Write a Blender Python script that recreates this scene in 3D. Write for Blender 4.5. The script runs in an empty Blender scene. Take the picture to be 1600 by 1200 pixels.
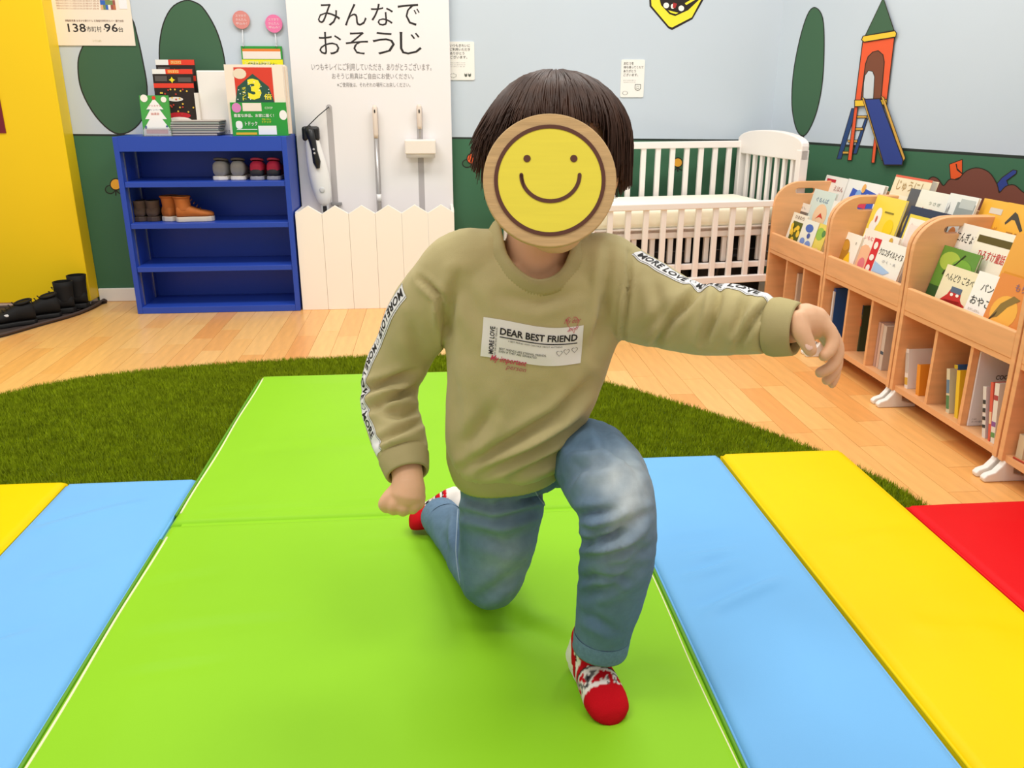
import bpy, bmesh, math, random
import numpy as np
from mathutils import Vector, Matrix, noise as mnoise
from mathutils.bvhtree import BVHTree

random.seed(7)
rng = np.random.default_rng(7)
R = math.radians
scene = bpy.context.scene
COL = scene.collection

# ------------------------------------------------------------------ camera
CAM_H, PITCH, YAW, FPX = 0.85, R(18.9), R(4.93), 1316.0
cd = bpy.data.cameras.new('camera')
cam = bpy.data.objects.new('camera', cd)
COL.objects.link(cam)
cam.location = (0, 0, CAM_H)
cam.rotation_euler = (R(90) - PITCH, 0, -YAW)
cd.sensor_width = 36.0
cd.lens = FPX / 1600 * 36
cd.clip_start = 0.02
scene.camera = cam

# ------------------------------------------------------------------ world, lamps, exposure
world = bpy.data.worlds.new('world')
scene.world = world
world.use_nodes = True
world.node_tree.nodes['Background'].inputs[0].default_value = (1.0, 0.985, 0.96, 1)
world.node_tree.nodes['Background'].inputs[1].default_value = 0.58


def area(name, loc, size, power, color=(1, 0.97, 0.92), rot=(0, 0, 0)):
    l = bpy.data.lights.new(name, 'AREA')
    l.shape = 'RECTANGLE'
    l.size, l.size_y = size
    l.energy = power
    l.color = color
    o = bpy.data.objects.new(name, l)
    o.location = loc
    o.rotation_euler = rot
    COL.objects.link(o)
    return o


area('ceiling_lamp', (-0.9, 2.5, 2.55), (1.2, 0.5), 26)
area('ceiling_lamp', (0.9, 2.5, 2.55), (1.2, 0.5), 26)
area('ceiling_lamp', (-0.9, 0.6, 2.55), (1.2, 0.5), 16)
area('ceiling_lamp', (0.9, 0.6, 2.55), (1.2, 0.5), 16)
vs = scene.view_settings
vs.view_transform = 'Standard'
vs.look = 'None'
vs.exposure = 0.08
vs.gamma = 1.0
vs.use_curve_mapping = False

# ------------------------------------------------------------------ geometry of the view (for measuring real positions)
FW = np.array([math.sin(YAW) * math.cos(PITCH), math.cos(YAW) * math.cos(PITCH), -math.sin(PITCH)])
RT = np.array([math.cos(YAW), -math.sin(YAW), 0.0])
UP = np.cross(RT, FW)
CP = np.array([0, 0, CAM_H])


def ray(x, y):
    return FW * FPX + RT * (x - 800) + UP * (600 - y)


def at(x, y, d):            # point at axial distance d
    return CP + ray(x, y) * (d / FPX)


def onZ(x, y, z=0.0):
    r = ray(x, y)
    return CP + r * ((z - CAM_H) / r[2])


def onY(x, y, Y):
    r = ray(x, y)
    return CP + r * (Y / r[1])


def onP(x, y, p0, n):
    r = ray(x, y)
    n = np.array(n)
    return CP + r * (((np.array(p0) - CP) @ n) / (r @ n))


def proj(V):
    v = np.asarray(V) - CP
    d = v @ FW
    return np.stack([800 + FPX * (v @ RT) / d, 600 - FPX * (v @ UP) / d], -1)


# ------------------------------------------------------------------ materials
def lin(h):
    h = h.lstrip('#')
    c = [int(h[i:i + 2], 16) / 255 for i in (0, 2, 4)]
    return tuple((x / 12.92 if x <= 0.04045 else ((x + 0.055) / 1.055) ** 2.4) for x in c)


_M = {}


def M(name, hx='#888888', rough=0.55, var=0.0, vscale=6, bump=0.0, bscale=150, spec=0.4, metal=0.0,
      stretch=None, attr=None, sss=0.0, alpha=1.0, trans=0.0, coat=0.0, sheen=0.0):
    if name in _M:
        return _M[name]
    m = bpy.data.materials.new(name)
    m.use_nodes = True
    nt = m.node_tree
    b = nt.nodes['Principled BSDF']
    c = lin(hx)
    b.inputs['Base Color'].default_value = (*c, 1)
    b.inputs['Roughness'].default_value = rough
    b.inputs['Specular IOR Level'].default_value = spec
    b.inputs['Metallic'].default_value = metal
    b.inputs['Coat Weight'].default_value = coat
    b.inputs['Sheen Weight'].default_value = sheen
    if sss:
        b.inputs['Subsurface Weight'].default_value = sss
        b.inputs['Subsurface Radius'].default_value = (0.012, 0.005, 0.003)
    if trans:
        b.inputs['Transmission Weight'].default_value = trans
    tc = nt.nodes.new('ShaderNodeTexCoord')
    mp = nt.nodes.new('ShaderNodeMapping')
    nt.links.new(tc.outputs['Object'], mp.inputs[0])
    if stretch:
        mp.inputs['Scale'].default_value = stretch
    colsock = None
    if attr:
        a = nt.nodes.new('ShaderNodeAttribute')
        a.attribute_name = attr
        colsock = a.outputs['Color']
    if var:
        n = nt.nodes.new('ShaderNodeTexNoise')
        n.inputs['Scale'].default_value = vscale
        n.inputs['Detail'].default_value = 5
        nt.links.new(mp.outputs[0], n.inputs['Vector'])
        rmp = nt.nodes.new('ShaderNodeMapRange')
        rmp.inputs[1].default_value = 0.3
        rmp.inputs[2].default_value = 0.7
        rmp.inputs[3].default_value = 1 - var
        rmp.inputs[4].default_value = 1 + var * 0.6
        nt.links.new(n.outputs[0], rmp.inputs[0])
        mx = nt.nodes.new('ShaderNodeMix')
        mx.data_type = 'RGBA'
        mx.blend_type = 'MULTIPLY'
        mx.inputs[0].default_value = 1
        mx.inputs[6].default_value = (*c, 1)
        if colsock:
            nt.links.new(colsock, mx.inputs[6])
        nt.links.new(rmp.outputs[0], mx.inputs[7])
        colsock = mx.outputs[2]
    if colsock:
        nt.links.new(colsock, b.inputs['Base Color'])
    if bump:
        n2 = nt.nodes.new('ShaderNodeTexNoise')
        n2.inputs['Scale'].default_value = bscale
        n2.inputs['Detail'].default_value = 3
        nt.links.new(mp.outputs[0], n2.inputs['Vector'])
        bp = nt.nodes.new('ShaderNodeBump')
        bp.inputs['Strength'].default_value = bump
        bp.inputs['Distance'].default_value = 0.002
        nt.links.new(n2.outputs[0], bp.inputs['Height'])
        nt.links.new(bp.outputs[0], b.inputs['Normal'])
    _M[name] = m
    return m


def flat(hx, rough=0.6):     # plain printed / painted colour
    return M('paint_' + hx, hx, rough, spec=0.3)


# ------------------------------------------------------------------ mesh builder
class MB:
    def __init__(s):
        s.v, s.f, s.m = [], [], []

    def add(s, vs_, fs, mi=0):
        o = len(s.v)
        s.v += [tuple(map(float, p)) for p in vs_]
        for f in fs:
            s.f.append([i + o for i in f])
            s.m.append(mi)
        return s

    def box(s, c, sz, mi=0, Rm=None):
        x, y, z = [k / 2 for k in sz]
        P = [(-x, -y, -z), (x, -y, -z), (x, y, -z), (-x, y, -z), (-x, -y, z), (x, -y, z), (x, y, z), (-x, y, z)]
        if Rm is not None:
            P = [tuple(Rm @ Vector(p)) for p in P]
        return s.add([(p[0] + c[0], p[1] + c[1], p[2] + c[2]) for p in P],
                     [(0, 3, 2, 1), (4, 5, 6, 7), (0, 1, 5, 4), (1, 2, 6, 5), (2, 3, 7, 6), (3, 0, 4, 7)], mi)

    def b2(s, lo, hi, mi=0):
        return s.box([(a + b) / 2 for a, b in zip(lo, hi)], [abs(b - a) for a, b in zip(lo, hi)], mi)

    def loft(s, rings, mi=0, cap=True, close=True):
        n = len(rings[0])
        vs_ = [p for r in rings for p in r]
        fs = []
        for i in range(len(rings) - 1):
            for j in range(n if close else n - 1):
                k = (j + 1) % n
                fs.append((i * n + j, i * n + k, (i + 1) * n + k, (i + 1) * n + j))
        if cap:
            fs.append(tuple(range(n))[::-1])
            fs.append(tuple((len(rings) - 1) * n + j for j in range(n)))
        return s.add(vs_, fs, mi)

    def tube(s, pts, rad, n=8, mi=0, cap=True, flatx=1.0):
        pts = [np.array(p, float) for p in pts]
        if not hasattr(rad, '__len__'):
            rad = [rad] * len(pts)
        rings = []
        u = None
        for i, p in enumerate(pts):
            t = pts[min(i + 1, len(pts) - 1)] - pts[max(i - 1, 0)]
            t = t / (np.linalg.norm(t) + 1e-12)
            if u is None:
                u = np.cross(t, [0.0, 0.0, 1.0] if abs(t[2]) < 0.9 else [0.0, 1.0, 0.0])
            u = u - t * (u @ t)
            u /= np.linalg.norm(u) + 1e-12
            w = np.cross(t, u)
            rings.append([p + rad[i] * (math.cos(a) * u * flatx + math.sin(a) * w) for a in np.linspace(0, 2 * math.pi, n, endpoint=False)])
        return s.loft(rings, mi, cap)

    def ball(s, c, r, n=16, k=10, mi=0):
        if not hasattr(r, '__len__'):
            r = (r, r, r)
        rings = []
        for i in range(1, k):
            a = math.pi * i / k
            rings.append([(c[0] + r[0] * math.sin(a) * math.cos(b), c[1] + r[1] * math.sin(a) * math.sin(b), c[2] - r[2] * math.cos(a))
                          for b in np.linspace(0, 2 * math.pi, n, endpoint=False)])
        return s.loft(rings, mi)

    def prism(s, poly, o, u, v, t, mi=0, t0=0.0):
        """polygon (a,b) in frame o,u,v ; thickness from t0 to t along u x v"""
        o, u, v = map(lambda q: np.array(q, float), (o, u, v))
        w = np.cross(u, v)
        w = w / np.linalg.norm(w)
        n = len(poly)
        A = [o + u * a + v * b + w * t0 for a, b in poly]
        B = [o + u * a + v * b + w * t for a, b in poly]
        fs = [tuple(range(n))[::-1], tuple(range(n, 2 * n))]
        fs += [(i, (i + 1) % n, n + (i + 1) % n, n + i) for i in range(n)]
        return s.add(A + B, fs, mi)

    def mesh(s, name):
        me = bpy.data.meshes.new(name)
        me.from_pydata(s.v, [], s.f)
        me.polygons.foreach_set('material_index', s.m)
        me.update()
        return me

    def build(s, name, mats, parent=None, smooth=False, bevel=0.0, seg=2, fix=False, loc=None):
        me = s.mesh(name)
        if fix:
            bm = bmesh.new()
            bm.from_mesh(me)
            bmesh.ops.recalc_face_normals(bm, faces=bm.faces)
            bm.to_mesh(me)
            bm.free()
        return put(name, me, mats, parent, smooth, bevel, seg, loc)


def put(name, me, mats, parent=None, smooth=False, bevel=0.0, seg=2, loc=None):
    if not isinstance(mats, (list, tuple)):
        mats = [mats]
    for m in mats:
        me.materials.append(m)
    if smooth:
        me.polygons.foreach_set('use_smooth', [True] * len(me.polygons))
    o = bpy.data.objects.new(name, me)
    COL.objects.link(o)
    if parent is not None:
        o.parent = parent
    if loc is not None:
        o.location = loc
    if bevel:
        b = o.modifiers.new('bevel', 'BEVEL')
        b.width = bevel
        b.segments = seg
        b.limit_method = 'ANGLE'
        b.angle_limit = R(40)
    return o


def tag(o, label, cat, group=None):
    o['label'] = label
    o['category'] = cat
    if group:
        o['group'] = group
    return o


def thing(name, label, cat, loc=(0, 0, 0), rz=0.0, group=None):
    o = bpy.data.objects.new(name, None)
    COL.objects.link(o)
    o.empty_display_size = 0.05
    o.location = loc
    o.rotation_euler = (0, 0, rz)
    return tag(o, label, cat, group)


def struct(o):
    o['kind'] = 'structure'
    return o


def cr(pts, n):              # catmull-rom resample of rows
    P = np.array(pts, float)
    Q = np.vstack([2 * P[0] - P[1], P, 2 * P[-1] - P[-2]])
    out = []
    m = len(P) - 1
    for t in np.linspace(0, m, n):
        i = min(int(t), m - 1)
        f = t - i
        a, b, c, d = Q[i], Q[i + 1], Q[i + 2], Q[i + 3]
        out.append(0.5 * (2 * b + (c - a) * f + (2 * a - 5 * b + 4 * c - d) * f * f + (3 * b - a - 3 * c + d) * f ** 3))
    return np.array(out)


def crc(pts, n):             # closed catmull-rom
    P = np.array(pts, float)
    k = len(P)
    out = []
    for t in np.linspace(0, k, n, endpoint=False):
        i = int(t)
        f = t - i
        a, b, c, d = P[(i - 1) % k], P[i % k], P[(i + 1) % k], P[(i + 2) % k]
        out.append(0.5 * (2 * b + (c - a) * f + (2 * a - 5 * b + 4 * c - d) * f * f + (3 * b - a - 3 * c + d) * f ** 3))
    return np.array(out)


# ---- lettering: text outlines as 2-D mesh (a,b) normalised, then placed into a frame
_TX = {}


def text2d(s, bold=0.0, shear=0.0, spacing=1.0):
    k = (s, bold, shear, spacing)
    if k in _TX:
        return _TX[k]
    cu = bpy.data.curves.new('lettering', 'FONT')
    cu.body = s
    cu.resolution_u = 2
    cu.offset = bold
    cu.shear = shear
    cu.space_character = spacing
    o = bpy.data.objects.new('lettering', cu)
    COL.objects.link(o)
    dg = bpy.context.evaluated_depsgraph_get()
    me = bpy.data.meshes.new_from_object(o.evaluated_get(dg))
    V = np.array([v.co[:2] for v in me.vertices]).reshape(-1, 2)
    F = [tuple(p.vertices) for p in me.polygons]
    bpy.data.objects.remove(o)
    bpy.data.curves.remove(cu)
    bpy.data.meshes.remove(me)
    if len(V):
        lo, hi = V.min(0), V.max(0)
        V = (V - lo) / np.maximum(hi - lo, 1e-6)
        asp = (hi[0] - lo[0]) / max(hi[1] - lo[1], 1e-6)
    else:
        asp = 1
    _TX[k] = (V, F, asp)
    return _TX[k]


def letter(mb, s, o, u, v, w, h=None, off=0.0006, mi=0, **kw):
    """lettering box with lower-left corner o, width w along u, height h along v"""
    V, F, asp = text2d(s, **kw)
    if not len(V):
        return
    if h is None:
        h = w / asp
    o, u, v = map(lambda q: np.array(q, float), (o, u, v))
    n = np.cross(u, v)
    n /= np.linalg.norm(n)
    mb.add([o + u * (a * w) + v * (b * h) + n * off for a, b in V], F, mi)


def ell(a, b, n=40, c=(0, 0)):
    return [(c[0] + a * math.cos(t), c[1] + b * math.sin(t)) for t in np.linspace(0, 2 * math.pi, n, endpoint=False)]


def rrect(w, h, r, n=5, c=(0, 0)):
    out = []
    for (sx, sy, a0) in ((1, 1, 0), (-1, 1, 90), (-1, -1, 180), (1, -1, 270)):
        for t in np.linspace(a0, a0 + 90, n):
            out.append((c[0] + sx * (w / 2 - r) + r * math.cos(R(t)), c[1] + sy * (h / 2 - r) + r * math.sin(R(t))))
    return out


def heart(s, c=(0, 0), n=24):
    out = []
    for t in np.linspace(0, 2 * math.pi, n, endpoint=False):
        x = 16 * math.sin(t) ** 3
        y = 13 * math.cos(t) - 5 * math.cos(2 * t) - 2 * math.cos(3 * t) - math.cos(4 * t)
        out.append((c[0] + s * x / 32, c[1] + s * y / 32))
    return out


X_, Y_, Z_ = (1, 0, 0), (0, 1, 0), (0, 0, 1)

# ================================================================== SETTING
YB = 3.74
CORNER = np.array([1.462, 3.74])
RWDIR = np.array([1.88 - 1.462, 2.64 - 3.74])
RWDIR = RWDIR / np.linalg.norm(RWDIR)          # runs towards the viewer along the right wall
RWN = np.array([RWDIR[1], -RWDIR[0], 0.0])     # into the room
if RWN[0] > 0:
    RWN = -RWN
RW0 = np.array([CORNER[0], CORNER[1], 0.0])
RU = np.array([RWDIR[0], RWDIR[1], 0.0])
GREEN = '#426b4a'
m_blue = M('wall_pale_blue', '#c9d3dd', 0.6, var=0.02, vscale=2, bump=0.05, bscale=300)
m_green = M('wall_green', '#3e6e50', 0.6, var=0.03, vscale=2, bump=0.05, bscale=300)
m_line = M('wall_line', '#26302a', 0.6)
m_white = M('white_paint', '#f4f0ea', 0.45)


def zg(x):
    return 0.680 - 0.012 * x


# ---- floor: strips along the depth of the room
m_fl = [M('floor_strip_%d' % i, h, 0.30, var=0.10, vscale=9, stretch=(6, 0.8, 1), bump=0.05, bscale=60, spec=0.5)
        for i, h in enumerate(('#f0b86e', '#edae64', '#f3bf77', '#e9a45b', '#efb36a', '#f1ba70'))]
m_sub = M('floor_joint', '#b98450', 0.6)
fb = MB().b2((-3.2, -1.2, -0.03), (2.6, 3.8, -0.004))
floor = struct(fb.build('floor', m_sub))
RUGP = [(-1.314, 2.482), (-1.146, 2.612), (-0.933, 2.69), (-0.619, 2.748), (-0.198, 2.778), (0.10, 2.735), (0.456, 2.48),
        (0.731, 2.17), (0.93, 1.87), (1.035, 1.569), (1.0, 1.1), (0.75, 0.5), (0.1, 0.15), (-0.9, 0.2), (-1.7, 0.8), (-1.85, 1.6), (-1.6, 2.2)]
RUG = crc(RUGP, 160)


def inpoly(P, poly):
    x, y = P[:, 0], P[:, 1]
    c = np.zeros(len(P), bool)
    j = len(poly) - 1
    for i in range(len(poly)):
        xi, yi = poly[i]
        xj, yj = poly[j]
        k = ((yi > y) != (yj > y)) & (x < (xj - xi) * (y - yi) / (yj - yi + 1e-12) + xi)
        c ^= k
        j = i
    return c


PW = 0.076
strips = []
x = -3.2
while x < 2.6:
    y = -1.2 - random.random() * 0.4
    while y < 3.8:
        L = random.choice((0.28, 0.36, 0.44, 0.52))
        strips.append((x, max(y, -1.2), min(y + L, 3.8)))
        y += L
    x += PW
cand = []
for s in strips:
    pts = np.array([[s[0] + PW * a, s[1] + (s[2] - s[1]) * b] for a in (0, .5, 1) for b in (0, .25, .5, .75, 1)])
    pp = proj(np.c_[pts, np.zeros(len(pts))])
    dd = (np.c_[pts, np.zeros(len(pts))] - CP) @ FW
    vis = (dd > 0.2) & (pp[:, 0] > -5) & (pp[:, 0] < 1605) & (pp[:, 1] < 1205) & ~inpoly(pts, RUG * 0.985 + 0) & (pts[:, 1] < 3.73)
    vis &= ~((pts[:, 0] > -1.22) & (pts[:, 0] < 0.05) & (pts[:, 1] > 3.5)) & ~((pts[:, 0] > 1.32) & (pts[:, 1] < 3.1))
    cand.append((vis.mean() / max(dd.min(), 0.3) ** 2 * (1 if vis.any() else 0), s))
cand.sort(key=lambda q: -q[0])
rest = [MB() for _ in m_fl]
plank_cache = {}
for k, (sc_, s) in enumerate(cand):
    mi = random.randrange(len(m_fl))
    L = s[2] - s[1]
    if L < 0.01:
        continue
    if sc_ > 0 and k < 290:
        key = (round(L, 3), mi)
        if key not in plank_cache:
            me = MB().b2((0.0005, 0.0005, -0.012), (PW - 0.0005, L - 0.0005, 0.0)).mesh('plank')
            me.materials.append(m_fl[mi])
            plank_cache[key] = me
        o = bpy.data.objects.new('plank', plank_cache[key])
        o.location = (s[0], s[1], random.uniform(-0.0003, 0.0))
        o.parent = floor
        COL.objects.link(o)
    else:
        rest[0].b2((s[0] + 0.0005, s[1] + 0.0005, -0.012), (s[0] + PW - 0.0005, s[2] - 0.0005, 0.0), mi)
o = rest[0].build('planks', m_fl, floor)
o['kind'] = 'stuff'

# ---- walls
HW = 2.6
wb = MB()
xs = [-3.2, -1.5, 0.0, CORNER[0]]
for a, b in zip(xs[:-1], xs[1:]):
    for (f0, f1, mi) in ((lambda q: 0.0, lambda q: zg(q) - 0.004, 1), (lambda q: zg(q) - 0.004, lambda q: zg(q) + 0.004, 2), (lambda q: zg(q) + 0.004, lambda q: HW, 0)):
        wb.add([(a, YB, f0(a)), (b, YB, f0(b)), (b, YB, f1(b)), (a, YB, f1(a))], [(0, 1, 2, 3)], mi)
wb.b2((-3.2, YB + 0.002, 0), (CORNER[0] + 0.1, YB + 0.1, HW), 0)
wall_back = struct(wb.build('wall_back', [m_blue, m_green, m_line]))
wr = MB()
zr = zg(CORNER[0])
Lr = 4.2


def rw(s, z, off=0.0):
    p = RW0 + RU * s + RWN * off
    return (p[0], p[1], z)


for z0, z1, mi in ((0, zr - 0.005, 1), (zr - 0.005, zr + 0.005, 2), (zr + 0.005, HW, 0)):
    wr.add([rw(0, z0), rw(Lr, z0), rw(Lr, z1), rw(0, z1)], [(0, 1, 2, 3)], mi)
wr.add([rw(0, 0, -.1), rw(Lr, 0, -.1), rw(Lr, HW, -.1), rw(0, HW, -.1), rw(0, 0, -.002), rw(Lr, 0, -.002), rw(Lr, HW, -.002), rw(0, HW, -.002)],
       [(0, 1, 2, 3), (4, 5, 6, 7), (0, 1, 5, 4), (2, 3, 7, 6), (1, 2, 6, 5), (0, 3, 7, 4)], 0)
wall_right = struct(wr.build('wall_right', [m_blue, m_green, m_line], fix=False))
bb = struct(MB().b2((-1.48, YB - 0.012, 0), (CORNER[0], YB, 0.058)).build('baseboard_back', m_white, bevel=0.003))
bbr = MB()
bbr.add([rw(0, 0, .012), rw(Lr, 0, .012), rw(Lr, .058, .012), rw(0, .058, .012), rw(0, 0, 0), rw(Lr, 0, 0), rw(Lr, .058, 0), rw(0, .058, 0)],
        [(0, 1, 2, 3), (3, 2, 6, 7), (0, 3, 7, 4), (1, 5, 6, 2)])
struct(bbr.build('baseboard_right', m_white))

# ---- yellow door leaf at the left
m_yel = M('door_yellow', '#ffd70e', 0.4, var=0.02, vscale=2)
door = MB().b2((-3.0, 3.645, 0.022), (-1.482, 3.738, 2.4)).build('door_1', m_yel, bevel=0.003)
struct(door)
MB().b2((-3.0, 3.655, 0.0), (-1.49, 3.737, 0.022)).build('kick_strip', M('kick_white', '#e8e4e0', 0.5), door)
q = onY(10, 208, 3.645)
MB().b2((q[0] - 0.5, 3.641, q[2]), (q[0], 3.646, q[2] + 0.42)).build('door_panel', M('dark_red', '#7a1f2e', 0.5), door)['label'] = 'dark red panel on the yellow door'


# ================================================================== MURAL (flat paint on the walls)
def decal(name, polys, wall, parent=None, base=0.0006):
    """polys: list of (pixel polygon, colour) stacked"""
    mb = MB()
    cols = []
    for k, (pp, hx) in enumerate(polys):
        if hx not in cols:
            cols.append(hx)
        off = base + 0.0004 * k
        if wall == 'back':
            V = [onY(a, b, YB - off) for a, b in pp]
        else:
            V = [onP(a, b, RW0 + RWN * off, RWN) for a, b in pp]
        mb.add(V, [tuple(range(len(V)))], cols.index(hx))
    me = mb.mesh(name)
    bm = bmesh.new()
    bm.from_mesh(me)
    n = np.array([0, -1, 0]) if wall == 'back' else RWN
    for f in bm.faces:
        if f.normal.dot(Vector(n)) < 0:
            f.normal_flip()
    bm.to_mesh(me)
    bm.free()
    return put(name, me, [flat(c) for c in cols], parent if parent else (wall_back if wall == 'back' else wall_right))


def grow(poly, d):
    P = np.array(poly, float)
    c = P.mean(0)
    out = []
    n = len(P)
    area2 = sum(P[i][0] * P[(i + 1) % n][1] - P[(i + 1) % n][0] * P[i][1] for i in range(n))
    sg = 1 if area2 > 0 else -1
    for i in range(n):
        e1 = P[i] - P[i - 1]
        e2 = P[(i + 1) % n] - P[i]
        n1 = np.array([e1[1], -e1[0]]) / (np.linalg.norm(e1) + 1e-9)
        n2 = np.array([e2[1], -e2[0]]) / (np.linalg.norm(e2) + 1e-9)
        nn = n1 + n2
        nn /= np.linalg.norm(nn) + 1e-9
        out.append(P[i] + nn * sg * d / max(0.5, n1 @ nn))
    return [tuple(q) for q in out]


def outlined(poly, hx, d=2.0, line='#2b2a26'):
    return [(grow(poly, d), line), (poly, hx)]


TREE = '#42664a'
p = crc([(186, 20), (150, 45), (127, 80), (123, 110), (130, 145), (152, 183), (180, 207), (205, 203), (224, 180), (229, 140), (222, 95), (213, 55), (205, 30)], 50)
decal('mural_tree', outlined(p, TREE), 'back')
p = crc([(288, 2), (268, 14), (254, 45), (250, 90), (258, 140), (280, 190), (310, 205), (335, 190), (351, 140), (350, 95), (338, 50), (318, 15), (303, 4)], 50)
decal('mural_tree', outlined(p, TREE), 'back')
p = crc([(1275, 13), (1264, 20), (1252, 55), (1241, 110), (1238, 160), (1243, 195), (1252, 211), (1262, 205), (1275, 175), (1284, 130), (1287, 75), (1285, 30)], 50)
decal('mural_tree', [([(1251, 205), (1257, 205), (1256, 222), (1250, 222)], '#2b2a26')] + outlined(p, TREE, 1.5), 'right')


def flower(x, y, r, hx, wall='back'):
    pet = [(x + 1.6 * r * math.cos(a) * 1.05 - 1.15 * r, y + r * 1.1 + 0.75 * r * math.sin(a)) for a in np.linspace(0, 6.28, 20, endpoint=False)]
    pet2 = [(2 * x - a, b) for a, b in pet]
    G = '#3b6446'
    pet = [(x - 1.1 * r + 0.85 * r * math.cos(a), y + 1.0 * r + 0.7 * r * math.sin(a)) for a in np.linspace(0, 6.28, 20, endpoint=False)]
    pet2 = [(2 * x - a, b) for a, b in pet]
    decal('mural_flower', [([(x - 1, y), (x + 1, y), (x + 1, y + 2.2 * r), (x - 1, y + 2.2 * r)], '#2b2a26'),
                           (grow(pet, 1.6), '#2b2a26'), (pet, G), (grow(pet2, 1.6), '#2b2a26'), (pet2, G),
                           (ell(r + 1.6, r + 1.6, 24, (x, y)), '#2b2a26'), (ell(r, r, 24, (x, y)), hx)], wall)


flower(738, 248, 7.5, '#f2622f')
flower(1059, 254, 6.5, '#f4ae3a')
flower(181, 288, 8, '#f4b03a')

# yellow hanging basket shape at the top of the back wall
decal('mural_basket', [
    ([(1012, -40), (1015, 10), (1044, 44), (1050, 47), (1082, 30), (1102, -5), (1104, -40)], '#2b2320'),
    ([(1015, -40), (1018, 9), (1045, 41), (1050, 43), (1081, 27), (1098, -5), (1100, -40)], '#f7e63c'),
    ([(1020, -40), (1033, 8), (1046, 22), (1055, 25), (1075, 16), (1096, -4), (1096, -40)], '#2b2320'),
    ([(1072, 8), (1096, -6), (1096, -10), (1070, 5)], '#f7e63c'),
    (ell(4.5, 4.5, 16, (1041, 8.5)), '#f6f2ea'), (ell(4.5, 4.5, 16, (1064.5, 13)), '#f6f2ea'),
    (ell(3, 4, 12, (1051, 10)), '#f6f2ea'), ([(1052, 4), (1058, 6), (1055, 13), (1051, 12)], '#b03030'),
    ([(1044, 16), (1060, 20), (1056, 22), (1048, 20)], '#f7e63c')], 'back')

# slide tower on the right wall
L_ = '#33291f'
TW = []
TW += outlined([(1331, 170), (1338, 170), (1314, 248), (1308, 248)], '#2f4a7c', 1, L_)
TW += outlined([(1352, 186), (1355, 186), (1338, 240), (1333, 240)], '#2f4a7c', 1, L_)
for (a, b, c, d_) in ((1339, 181, 1354, 181), (1335, 200, 1348, 200), (1325, 219, 1339, 219), (1317, 237, 1326, 237)):
    TW += outlined([(a, b), (c, d_), (c, d_ + 3), (a, b + 3)], '#d9a64a', 0.8, L_)
TW += outlined([(1336, 165), (1340, 165), (1330, 250), (1325, 250)], '#ee5f36', 1, L_)
TW += outlined([(1368, 200), (1371, 210), (1366, 254), (1362, 254)], '#ee5f36', 1, L_)
TW += outlined([(1349, 62), (1397, 58), (1385, 158), (1337, 156)], '#ee5f36', 1.4, L_)
arch = [(1346, 155)] + [(1352 + 1, 100), (1357, 89), (1364, 82), (1372, 80), (1379, 86), (1381, 97), (1376, 154)]
TW += outlined(arch, '#7d4a35', 1.4, L_)
TW += outlined([(1349, 155), (1350, 130), (1352, 118), (1357, 111), (1363, 112), (1366, 120), (1364, 155)], '#cdd3d8', 1, L_)
TW += outlined([(1380, -2), (1396, 47), (1353, 55)], '#45654b', 1.4, L_)
TW += outlined([(1349, 57), (1398, 49), (1400, 52), (1399, 57), (1350, 65), (1347, 62)], '#f5c83c', 1.4, L_)
TW += outlined([(1336, 157), (1385, 156), (1385, 163), (1336, 166)], '#f5c83c', 1.2, L_)
TW += outlined([(1347, 152), (1352, 155), (1382, 250), (1378, 250)], '#d9a64a', 1, L_)
TW += outlined([(1377, 150), (1381, 153), (1414, 247), (1411, 252)], '#d9a64a', 1, L_)
TW += outlined([(1352, 156), (1374, 155), (1410, 250), (1409, 257), (1382, 257)], '#33458f', 1.6, L_)
decal('mural_slide_tower', TW, 'right')
DG = []
DG += outlined([(1484, 257), (1503, 250), (1503, 275), (1486, 282)], '#ee5f2a', 1.2, L_)
DG += [([(1493, 256), (1495, 256), (1496, 263), (1503, 270), (1503, 272), (1495, 266)], L_)]
DG += outlined([(1583, 266), (1588, 267), (1587, 271), (1572, 282), (1575, 290), (1563, 300), (1556, 290), (1566, 278)], '#33458f', 1.2, L_)
DG += outlined(list(map(tuple, cr([(1440, 330), (1446, 292), (1455, 278), (1465, 280), (1474, 291), (1484, 281), (1497, 281), (1510, 268), (1527, 263), (1545, 270), (1557, 288), (1561, 302), (1572, 292), (1585, 290), (1600, 302), (1625, 310), (1640, 340)], 60))) + [(1640, 380), (1440, 350)], '#7d4a3c', 1.6, L_)
decal('mural_earth_mound', DG, 'right')

# ================================================================== GRASS RUG
m_turf = M('turf', '#90a20a', 0.75, var=0.30, vscale=40, spec=0.2)
m_turfb = M('turf_backing', '#566a08', 0.9)
rug = thing('grass_rug', 'large round artificial grass rug lying under the coloured mats', 'rug', (-0.4, 1.45, 0))
rg = MB()
rg.prism([(a + 0.4, b - 1.45) for a, b in RUG], (0, 0, 0), X_, Y_, 0.006)
rg.build('backing', m_turfb, rug)
N = 900000
P = np.c_[rng.uniform(-1.9, 1.1, N), rng.uniform(0.1, 2.8, N)]
k = inpoly(P, RUG)
k &= ~((P[:, 0] > -0.545) & (P[:, 0] < 0.36) & (P[:, 1] < 2.47))
k &= ~((P[:, 0] > -1.7) & (P[:, 0] < 0.95) & (P[:, 1] < 1.76))
k &= ~((P[:, 0] > 0.9) & (P[:, 1] < 1.50))
P = P[k]
pp = proj(np.c_[P, np.zeros(len(P))])
P = P[(pp[:, 0] > -420) & (pp[:, 0] < 1900)]
P = P[:300000]
n = len(P)
ang = rng.uniform(0, 6.283, n)
hgt = rng.uniform(0.010, 0.019, n)
ln = rng.uniform(0.001, 0.009, n)
la = rng.uniform(0, 6.283, n)
wv = np.c_[np.cos(ang), np.sin(ang)] * 0.0014
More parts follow.
